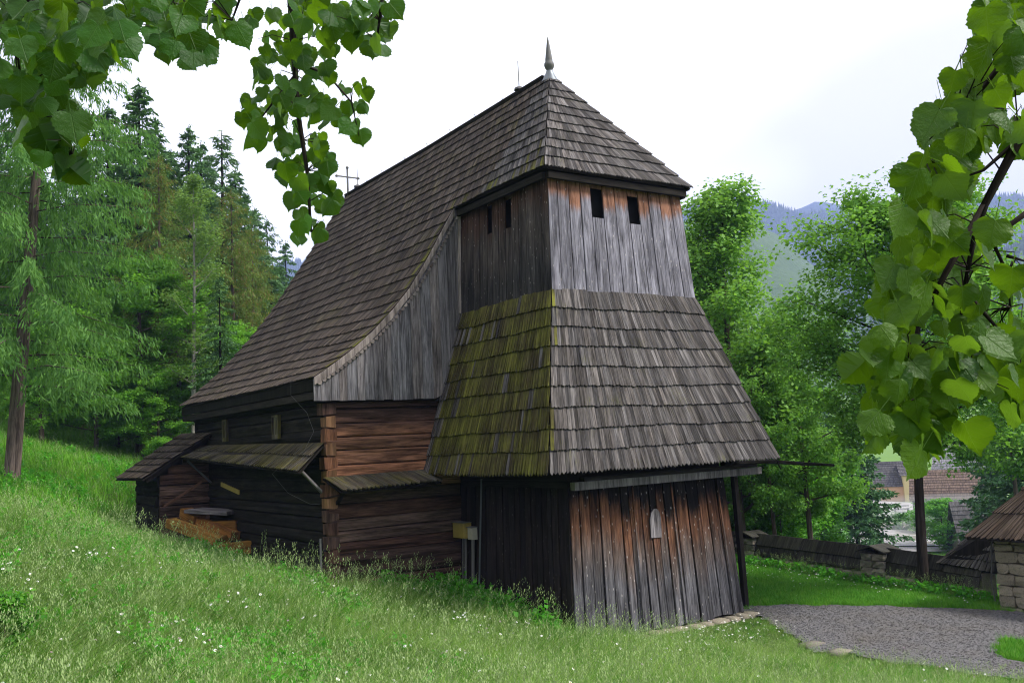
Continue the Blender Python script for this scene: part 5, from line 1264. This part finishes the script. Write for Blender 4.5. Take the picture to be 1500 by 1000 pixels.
fp = [at(1372, 758, 112), at(1440, 758, 104)]; fz = h1(fp[0].x, fp[0].y); fn = empty('rail_fence', (fp[0].x, fp[0].y, fz), 'rough pale rail fence in front of the log barn', 'fence'); fn['local'] = 1
dv = fp[1]-fp[0]; dv.z = 0
for k in range(5): m = MB(); q = dv*(k/4); m.beam((q.x, q.y, -.2), (q.x, q.y, 1.1), .14, .14, (1, 0, 0)); m.build('post', MT['beam_grey'], fn)
for zz in (.35, .65, .95): m = MB(); m.beam((0, 0, zz), (dv.x, dv.y, zz+.05), .1, .1); m.build('rail', MT['beam_grey'], fn)
bk = MB()
for i in range(70):
    p = ground_hit(rnd.uniform(1240, 1500), rnd.uniform(771, 777)); rock(bk, (p.x, p.y, p.z+.2), rnd.uniform(.5, 1.6), rnd.uniform(.5, 1.6), rnd.uniform(.5, 1.2))
tag(bk.build('boulders', MT['stone'], None, True), 'rough boulders on the far bank of the stream', kind='stuff')
for px, dd_, tp_, lab in ((1312, 104, 752, 'low bushes on the stream bank below the yard'), (1345, 100, 748, 'bush on the bank in front of the log barn'), (1390, 98, 752, 'rounded bush on the bank right of the slim tree'), (1275, 108, 755, 'bush at the left end of the stream bank'), (1370, 88, 735, 'young spruce-green bush close behind the slim trunk')):
    x, y, hh = spot(px, dd_, tp_); plant('shrub', sh_, x, y, max(hh, 1.2)/3*1.5, rnd.uniform(0, 6), lab, 'shrub', 'bushes on the stream bank', scz=max(hh, 1.2)/3)

# ------------------------------------------------------------------ far hills with forest
def hill_mat(name, a, b, sc, tex):
    m = M(name); ge = m.n('ShaderNodeNewGeometry'); P_ = ge.outputs['Position']
    n1 = m.noise(P_, sc, 6, .65); n2 = m.noise(P_, sc*9, 4, .7); return m.surf(m.mix(m.val(m.val(n1, 'MULTIPLY', .5), 'ADD', m.val(n2, 'MULTIPLY', .5)), a, b), .95, m.bump(n2, .8, tex), .1)
def hill(name, label, dist, prof_px, mat, depth=.45, base=-20, rag=8, seed=0, wrap=True):
    """a ridge at a given distance whose skyline passes through the given photo points and goes on beyond the frame"""
    rs = np.random.RandomState(seed); ph = rs.uniform(0, 6, 6)
    xs_ = [q[0] for q in prof_px]; angs = [math.atan((x-750)/FPX)+YAW for x in xs_]
    hs_ = [at(x, y, dist).z for x, y in prof_px]; dd = [math.hypot(*(at(x, y, dist)-CAM).xy) for x, y in prof_px]
    A_ = np.linspace(angs[0], angs[-1], 190); hh = np.interp(A_, angs, hs_); rd = np.interp(A_, angs, dd)
    hh = hh+rag*(np.sin(A_*170+ph[0])*.3+np.sin(A_*90+ph[1])*.4)
    us = np.concatenate([np.linspace(-1, 0, 26), np.linspace(.1, 1, 6)])
    V_ = []
    for a, h, r_ in zip(A_, hh, rd):
        for u in us:
            rr_ = r_*(1+depth*u); zz = base+(h-base)*(1-abs(u)**1.25 if u < 0 else 1-u*.8) + (rag*1.5*math.sin(a*60+u*9+ph[2])+rag*math.sin(a*140-u*14+ph[3]))*min(1, abs(u)*3)*(1-abs(u))
            V_.append((CAM.x+rr_*math.sin(a), CAM.y+rr_*math.cos(a), zz))
    k = len(us); F_ = [(i*k+j, (i+1)*k+j, (i+1)*k+j+1, i*k+j+1) for i in range(len(A_)-1) for j in range(k-1)]
    tag(link(name, np_mesh(name, V_, F_, mat, True)), label, kind='structure'); return np.array(V_).reshape(len(A_), k, 3)
def forest(name, label, G, mat, n, h0, urange, mask=None, seed=3):
    """conifer spikes standing on a hill's surface: one mesh"""
    rs = np.random.RandomState(seed); i = rs.uniform(0, G.shape[0]-1.01, n); j = rs.uniform(urange[0], urange[1], n)
    a, b = i.astype(int), j.astype(int); fi, fj = (i-a)[:, None], (j-b)[:, None]
    P_ = (G[a, b]*(1-fi)+G[a+1, b]*fi)*(1-fj)+(G[a, b+1]*(1-fi)+G[a+1, b+1]*fi)*fj
    if mask is not None: P_ = P_[mask(i/G.shape[0], j, P_)]
    n = len(P_); hh = h0*rs.uniform(.6, 1.2, n); rr_ = hh*.2; t = np.arange(4)/4*6.283
    ring = P_[:, None]+np.stack([np.cos(t)[None]*rr_[:, None], np.sin(t)[None]*rr_[:, None], np.full((n, 4), -1.)], -1); top = P_+np.stack([0*hh, 0*hh, hh], -1)
    V_ = np.concatenate([ring, top[:, None]], 1).reshape(-1, 3); o = (np.arange(n)*5)[:, None, None]
    F_ = (o+np.array([[0, 1, 4], [1, 2, 4], [2, 3, 4], [3, 0, 4]])).reshape(-1, 3)
    tag(link(name, np_mesh(name, V_, F_, mat)), label, kind='stuff')
hm1 = hill_mat('far_hill', (.012, .028, .02), (.03, .055, .032), .004, 6); hm2 = hill_mat('clearing', (.03, .06, .022), (.10, .15, .05), .012, 5); hm3 = hill_mat('near_hill', (.014, .035, .018), (.04, .075, .03), .01, 5)
MT['far_forest'] = leafm('far_forest', (.010, .024, .018), (.03, .055, .032), 0., .9)
G1 = hill('hill', 'far blue wooded ridge with a saddle', 1900, [(-300, 420), (300, 400), (700, 350), (960, 325), (1035, 302), (1080, 281), (1112, 287), (1155, 304), (1195, 312), (1230, 306), (1290, 318), (1400, 300), (1480, 284), (1560, 290), (1800, 350), (2300, 420)], hm1, .38, -30, 7, 1)
forest('ridge_forest', 'forest of tiny spruces along the far ridge', G1, MT['far_forest'], 16000, 12, (14, 26))
G0 = hill('hill', 'rounded blue hilltop behind the saddle', 2500, [(900, 420), (1100, 350), (1180, 306), (1212, 293), (1250, 298), (1300, 315), (1450, 380), (1700, 470)], hm1, .2, -30, 3, 5)
G2 = hill('hill', 'nearer green slope with a clearing under the blue ridge', 900, [(-300, 500), (500, 470), (900, 380), (1020, 322), (1110, 322), (1160, 345), (1190, 375), (1230, 420), (1280, 455), (1330, 430), (1400, 400), (1460, 370), (1520, 350), (1700, 330), (2300, 400)], hm2, .5, -25, 5, 2)
forest('slope_forest', 'forest on the nearer slope at the right', G2, MT['far_forest'], 9000, 9, (6, 26), lambda i, j, P_: (i > .66) | (i < .42))
G3 = hill('hill', 'low wooded rise behind the village', 420, [(400, 560), (1000, 560), (1150, 590), (1280, 610), (1330, 640), (1370, 650), (1400, 648), (1450, 622), (1500, 600), (1700, 560), (2200, 560)], hm3, .35, -14, 2, 8)
forest('hillside_forest', 'dark spruces on the rise behind the village', G3, MT['far_forest'], 5000, 9, (8, 26), lambda i, j, P_: (i < .50) | (i > .60))

# ------------------------------------------------------------------ linden boughs hanging in front of the camera
def linden_leaf(seed, curl):
    rs = random.Random(seed); aw_ = rs.uniform(.96, 1.12); out_ = [(x*aw_, y) for x, y in [(.0, .06), (.13, -.03), (.28, -.06), (.42, .0), (.52, .11), (.565, .25), (.56, .39), (.50, .53), (.40, .65), (.28, .75), (.16, .83), (.07, .90), (.0, 1.04)]]; ph_ = rs.uniform(0, 6)
    mid = [(0, .06), (0, .3), (0, .55), (0, .8), (0, 1.04)]; V_ = []; F_ = []; U_ = []
    def zf(x, y): return -abs(x)*curl*.5-(y*y)*.16*curl+.05*math.sin(y*8+ph_)*abs(x)*2+.03*math.sin(x*11+ph_)
    for x, y in mid: V_.append((x, y, zf(x, y)))
    for sx in (1, -1):
        k = len(V_); pr_ = []
        for i, (x, y) in enumerate(out_[1:-1]):
            j = 1+rs.uniform(-.04, .04); pr_.append((sx*x*j, y)); x2, y2 = out_[i+2]; pr_.append((sx*((x+x2)/2*.925)*j, (y+y2)/2-.01))
        pr_ = pr_[:-1]
        for x, y in pr_: V_.append((x, y, zf(x, y)))
        n_ = len(pr_); prev = 0
        for i in range(n_-1):
            y = (pr_[i][1]+pr_[i+1][1])/2; mi = min(4, max(0, int((y+.05)/1.1*4.2)))
            if mi > prev: F_.append((k+i, mi, prev) if sx > 0 else (prev, mi, k+i)); prev = mi
            F_.append((k+i, k+i+1, mi) if sx > 0 else (mi, k+i+1, k+i))
        if prev < 4: F_.append((k+n_-1, 4, prev) if sx > 0 else (prev, 4, k+n_-1))
    b = len(V_); V_ += [(-.012, .06, 0), (.012, .06, 0), (.01, -.55, .12), (-.01, -.55, .12)]; F_.append((b, b+1, b+2, b+3))
    me = bpy.data.meshes.new('leaf'); me.from_pydata(V_, [], F_); uv = me.uv_layers.new(name='UVMap')
    for p in me.polygons:
        for li in p.loop_indices: v = V_[me.loops[li].vertex_index]; uv.data[li].uv = (v[0], v[1])
    return me
def linden_mat(name, c1, c2):
    m = M(name); uv = m.n('ShaderNodeUVMap').outputs[0]; sx = m.n('ShaderNodeSeparateXYZ'); m.l(uv, sx.inputs[0]); oi = m.n('ShaderNodeObjectInfo'); ge = m.n('ShaderNodeNewGeometry')
    ax = m.val(sx.outputs[0], 'ABSOLUTE', 0); v = m.val(m.val(sx.outputs[1], 'SUBTRACT', m.val(ax, 'MULTIPLY', .85)), 'MULTIPLY', 6.5)
    vein = m.val(m.val(m.val(v, 'FRACT', 0), 'SUBTRACT', .5), 'ABSOLUTE', 0); vm = m.ramp(vein, [(.0, 1.), (.06, 0.)]); mm = m.ramp(ax, [(.0, 1.), (.02, 0.)]); vn = m.val(vm, 'MAXIMUM', mm)
    n1 = m.noise(uv, 5, 3, .6); r0 = oi.outputs['Random']
    col = m.mix(m.val(m.val(r0, 'MULTIPLY', .75), 'ADD', m.val(n1, 'MULTIPLY', .25)), c1, c2); col = m.mix(m.val(vn, 'MULTIPLY', .3), col, (.12, .22, .05))
    pale = m.mix(.25, col, (.11, .20, .07)); col = m.mix(ge.outputs['Backfacing'], col, pale)
    sp = m.ramp(m.noise(uv, 16, 2, .5), [(.70, 0.), (.74, .35)]); col = m.mix(sp, col, (.26, .24, .06))
    tcol = m.mix(.6, col, (.16, .30, .005)); return m.surf(col, .45, m.bump(m.val(vn, 'ADD', n1), .5, .01), .22, (.5, tcol))
MT['linden'] = linden_mat('linden_leaves_backlit', (.006, .045, .003), (.028, .125, .006)); MT['linden2'] = linden_mat('linden_leaves_light', (.012, .07, .004), (.10, .20, .008))  # left boughs: backlit shade is put into a darker leaf colour
LF = [linden_leaf(s, c) for s, c in ((1, .5), (2, 1.0), (3, .2), (4, 1.5), (5, .8))]
for me in LF: me.materials.append(MT['linden']); me.shade_smooth()
LF2 = [me.copy() for me in LF]
for me in LF2: me.materials[0] = MT['linden2']
def linden(label, base, blobs, twigs, meshes, seed, trunk_pts):
    rs = random.Random(seed); bx, by = base; e = empty('linden_tree', (bx, by, h1(bx, by)-.1), label, 'linden'); e['local'] = 1; off = -Vector(e.location)
    m = MB(); m.tube(trunk_pts, [.24-.16*i/(len(trunk_pts)-1) for i in range(len(trunk_pts))], 9); o = m.build('trunk', MT['bark_dark'], None, True); o.parent = e; o.location = off
    for tw, r0 in twigs:
        m = MB(); m.tube(tw, [r0*(1-.75*i/(len(tw)-1)) for i in range(len(tw))], 5); o = m.build('branch', MT['bark_dark'], None, True); o.parent = e; o.location = off
    nn = 0; bv = []; bf = []; blk = 0; tw_ = MB(); nodes_ = [q for t_, r_ in twigs for q in t_[2:]]+[t_[k].lerp(t_[k+1], .5) for t_, r_ in twigs for k in range(2, len(t_)-1)]
    for cx, cy, rx, ry, n, d0, s0 in blobs*2:
        back = blk >= len(blobs); blk += 1
        n = int(n*1.28) if s0 > .093 else n
        for i in range(n if not back else int(n*(.9 if s0 < .0931 else .5))):
            nn += 1
            a = rs.uniform(0, 6.28); q = rs.random()**.5; px, py = cx+rx*q*math.cos(a), cy+ry*q*math.sin(a); d = d0*rs.uniform(.88, 1.14)
            p = at(px, py-18, d*(1.12 if back else 1)); tip = Vector((rs.gauss(0, .42), rs.gauss(0, .42), -1)).normalized()
            nm = (-(_f)*rs.choice((1, 1, -.8))*rs.uniform(.35, 1.1)+Vector((rs.gauss(0, .55), rs.gauss(0, .55), rs.gauss(.25, .4)))); nm = (nm-tip*nm.dot(tip)).normalized()
            sd_ = tip.cross(nm); s = s0*rs.uniform(.66, 1.16)*(.70 if s0 > .093 else .9)
            me = meshes[rs.randrange(len(meshes))]; MW = Matrix.Translation(off) @ Matrix(((sd_.x*s, tip.x*s, nm.x*s, p.x), (sd_.y*s, tip.y*s, nm.y*s, p.y), (sd_.z*s, tip.z*s, nm.z*s, p.z), (0, 0, 0, 1)))
            if i % 2 == 0:
                q0 = min(nodes_, key=lambda q_: (q_-p).length); e_ = p-tip*.03; mm_ = q0.lerp(e_, .5)+Vector((rs.gauss(0, .012), rs.gauss(0, .012), .02))
                if (q0-p).length < .2: tw_.tube([q0, mm_, e_], [.0026, .0018, .001], 3)
            if back:
                k = len(bv); bv += [MW @ v.co for v in me.vertices]; bf += [[k+j for j in p_.vertices] for p_ in me.polygons]; continue
            o = bpy.data.objects.new('leaf', me); C.objects.link(o); o.parent = e; o.matrix_local = MW
    o = tw_.build('twigs', MT['bark_dark'], None); o.parent = e; o.location = off; tag(o, kind='stuff')
    me = bpy.data.meshes.new('leaves'); me.from_pydata(bv, [], bf); uv = me.uv_layers.new(name='UVMap'); uv.data.foreach_set('uv', np.resize([.25, .31], len(me.loops)*2).astype(np.float32)); me.materials.append(meshes[0].materials[0])
    o = bpy.data.objects.new('leaves', me); C.objects.link(o); o.parent = e; tag(o, kind='stuff')
    return nn
fh = Vector((math.sin(YAW), math.cos(YAW), 0)); rh = Vector((math.cos(YAW), -math.sin(YAW), 0)); CB = Vector((CAM.x, CAM.y, 0))
def A3(l, d): return [at(x, y, d) for x, y in l]
tl = CB-rh*3.4+fh*1.5; tl.z = h1(tl.x, tl.y)
limb = [tl+Vector((0, 0, -.2)), tl+Vector((0, 0, 2.2)), tl+Vector((.1, .1, 3.6)), tl+rh*1.2+fh*.6+Vector((0, 0, 4.3)), at(250, -420, 3.2), at(440, -300, 3.6)]
n1_ = linden('linden boughs with heart-shaped leaves in backlit dark green hanging into the upper left', (tl.x, tl.y),
    [(100, 55, 95, 65, 34, 2.5, .092), (40, 105, 60, 75, 20, 2.4, .095), (150, 60, 42, 48, 12, 2.3, .098), (75, 185, 52, 55, 20, 2.5, .088), (95, 250, 40, 24, 5, 2.5, .08), (20, 20, 60, 50, 14, 2.5, .09),
     (262, 60, 40, 42, 16, 2.8, .085), (240, 10, 55, 22, 10, 2.9, .085), (335, 38, 50, 24, 12, 3.0, .08), (300, 85, 10, 18, 2, 2.9, .085),
     (455, 50, 75, 42, 26, 3.6, .08), (425, 115, 62, 42, 24, 3.7, .078), (425, 185, 74, 42, 34, 3.7, .078), (448, 245, 50, 36, 22, 3.7, .076), (458, 305, 34, 30, 13, 3.7, .074), (452, 352, 18, 22, 6, 3.7, .074), (515, 150, 18, 34, 6, 3.7, .07), (525, 205, 12, 14, 2, 3.7, .075),
     (545, 40, 30, 34, 12, 3.4, .085), (552, 72, 12, 14, 2, 3.3, .09)],
    [(A3([(250, -420), (200, -200), (130, -40), (70, 60), (85, 150), (105, 230)], 2.6), .02), (A3([(250, -420), (120, -120), (20, 40), (30, 130)], 2.5), .016), (A3([(300, -380), (300, -150), (270, 10), (265, 60)], 2.9), .014),
     (A3([(440, -300), (420, -100), (430, 60), (436, 160), (450, 250), (456, 340)], 3.7), .02), (A3([(440, -300), (500, -120), (560, 0), (552, 60)], 3.4), .014), (A3([(432, 90), (480, 110), (515, 150), (526, 200)], 3.7), .007), (A3([(433, 110), (400, 150), (370, 190)], 3.7), .007), (A3([(440, -300), (380, -80), (340, 30)], 3.1), .012)],
    LF, 5, limb)
tr_ = CB+rh*3.6+fh*1.6; tr_.z = h1(tr_.x, tr_.y)
limb2 = [tr_+Vector((0, 0, -.2)), tr_+Vector((0, 0, 1.6)), tr_+Vector((0, .1, 2.9)), tr_-rh*.6+fh*.3+Vector((0, 0, 3.7)), at(1720, -300, 2.5), at(1620, -160, 2.4)]
n2_ = linden('linden bough with large yellow-green leaves hanging down the right side', (tr_.x, tr_.y),
    [(1472, 40, 48, 55, 16, 2.2, .098), (1450, 130, 52, 52, 16, 2.1, .10), (1400, 195, 46, 40, 12, 2.1, .10), (1380, 260, 38, 42, 12, 2.1, .105), (1350, 330, 48, 42, 14, 2.1, .10), (1385, 385, 50, 40, 12, 2.2, .095), (1322, 440, 42, 46, 16, 2.1, .10), (1395, 455, 50, 42, 12, 2.2, .095),
     (1305, 530, 40, 48, 15, 2.1, .10), (1350, 560, 44, 50, 15, 2.15, .10), (1300, 625, 34, 40, 12, 2.05, .105), (1350, 640, 26, 34, 8, 2.05, .105), (1418, 540, 46, 44, 15, 2.15, .10), (1465, 500, 40, 34, 10, 2.15, .10), (1480, 570, 30, 40, 9, 2.1, .105), (1425, 620, 22, 24, 3, 2.1, .10), (1490, 420, 18, 24, 4, 2.2, .095), (1445, 340, 18, 14, 2, 2.2, .08), (1480, 200, 26, 40, 6, 2.1, .10)],
    [(A3([(1620, -160), (1540, 60), (1492, 205), (1442, 300), (1424, 360), (1412, 425)], 2.15), .017), (A3([(1442, 300), (1385, 400), (1345, 480), (1328, 560), (1318, 640)], 2.15), .009), (A3([(1412, 425), (1460, 480), (1490, 520)], 2.15), .006), (A3([(1560, 20), (1470, 90), (1400, 180), (1372, 250)], 2.15), .009),
     (A3([(1520, 300), (1452, 350), (1475, 400), (1480, 450)], 2.2), .008), (A3([(1475, 375), (1510, 385)], 2.2), .005), (A3([(1492, 205), (1440, 250), (1405, 262)], 2.15), .006), (A3([(1412, 425), (1405, 500), (1420, 560)], 2.15), .006)],
    LF2, 8, limb2)
print('linden leaves', n1_, n2_)

# ------------------------------------------------------------------ air: haze over everything, mist over the stream
def vol_box(name, lo, hi, dens, col, label, aniso=0.):
    x0, y0, z0_ = lo; x1, y1, z1_ = hi
    V_ = [(x, y, z) for z in (z0_, z1_) for y in (y0, y1) for x in (x0, x1)]; F_ = [(0, 2, 3, 1), (4, 5, 7, 6), (0, 1, 5, 4), (1, 3, 7, 5), (3, 2, 6, 7), (2, 0, 4, 6)]
    m = M(name); v = m.n('ShaderNodeVolumePrincipled'); v.inputs['Color'].default_value = (*col, 1); v.inputs['Density'].default_value = dens; v.inputs['Anisotropy'].default_value = aniso
    m.l(v.outputs[0], m.out.inputs['Volume']); return tag(link(name, np_mesh(name, V_, F_, m.m)), label, kind='stuff')
HAZE = vol_box('haze', (-3200, -3200, -60), (3200, 3200, 620), .00031, (.44, .53, 1.), 'thin blue haze filling the valley air')

mc = ground_hit(1350, 782); rsx = math.radians(0)
Vm = []; Fm = []; nu_, nv_ = 16, 8
for j in range(nv_+1):
    for i in range(nu_):
        a, b = i/nu_*2*math.pi, (j/nv_-.5)*math.pi*.999
        p = rh*(24*math.cos(a)*math.cos(b))+fh*(9*math.sin(a)*math.cos(b)); Vm.append((mc.x+p.x, mc.y+p.y, mc.z+1.2+3.0*math.sin(b)))
for j in range(nv_):
    for i in range(nu_): Fm.append((j*nu_+i, j*nu_+(i+1) % nu_, (j+1)*nu_+(i+1) % nu_, (j+1)*nu_+i))
m = M('mist'); v = m.n('ShaderNodeVolumePrincipled'); v.inputs['Color'].default_value = (.9, .93, 1, 1); v.inputs['Density'].default_value = .018
m.l(v.outputs[0], m.out.inputs['Volume']); tag(link('mist', np_mesh('mist', Vm, Fm, m.m, True)), 'low patch of white mist lying over the stream', kind='stuff')
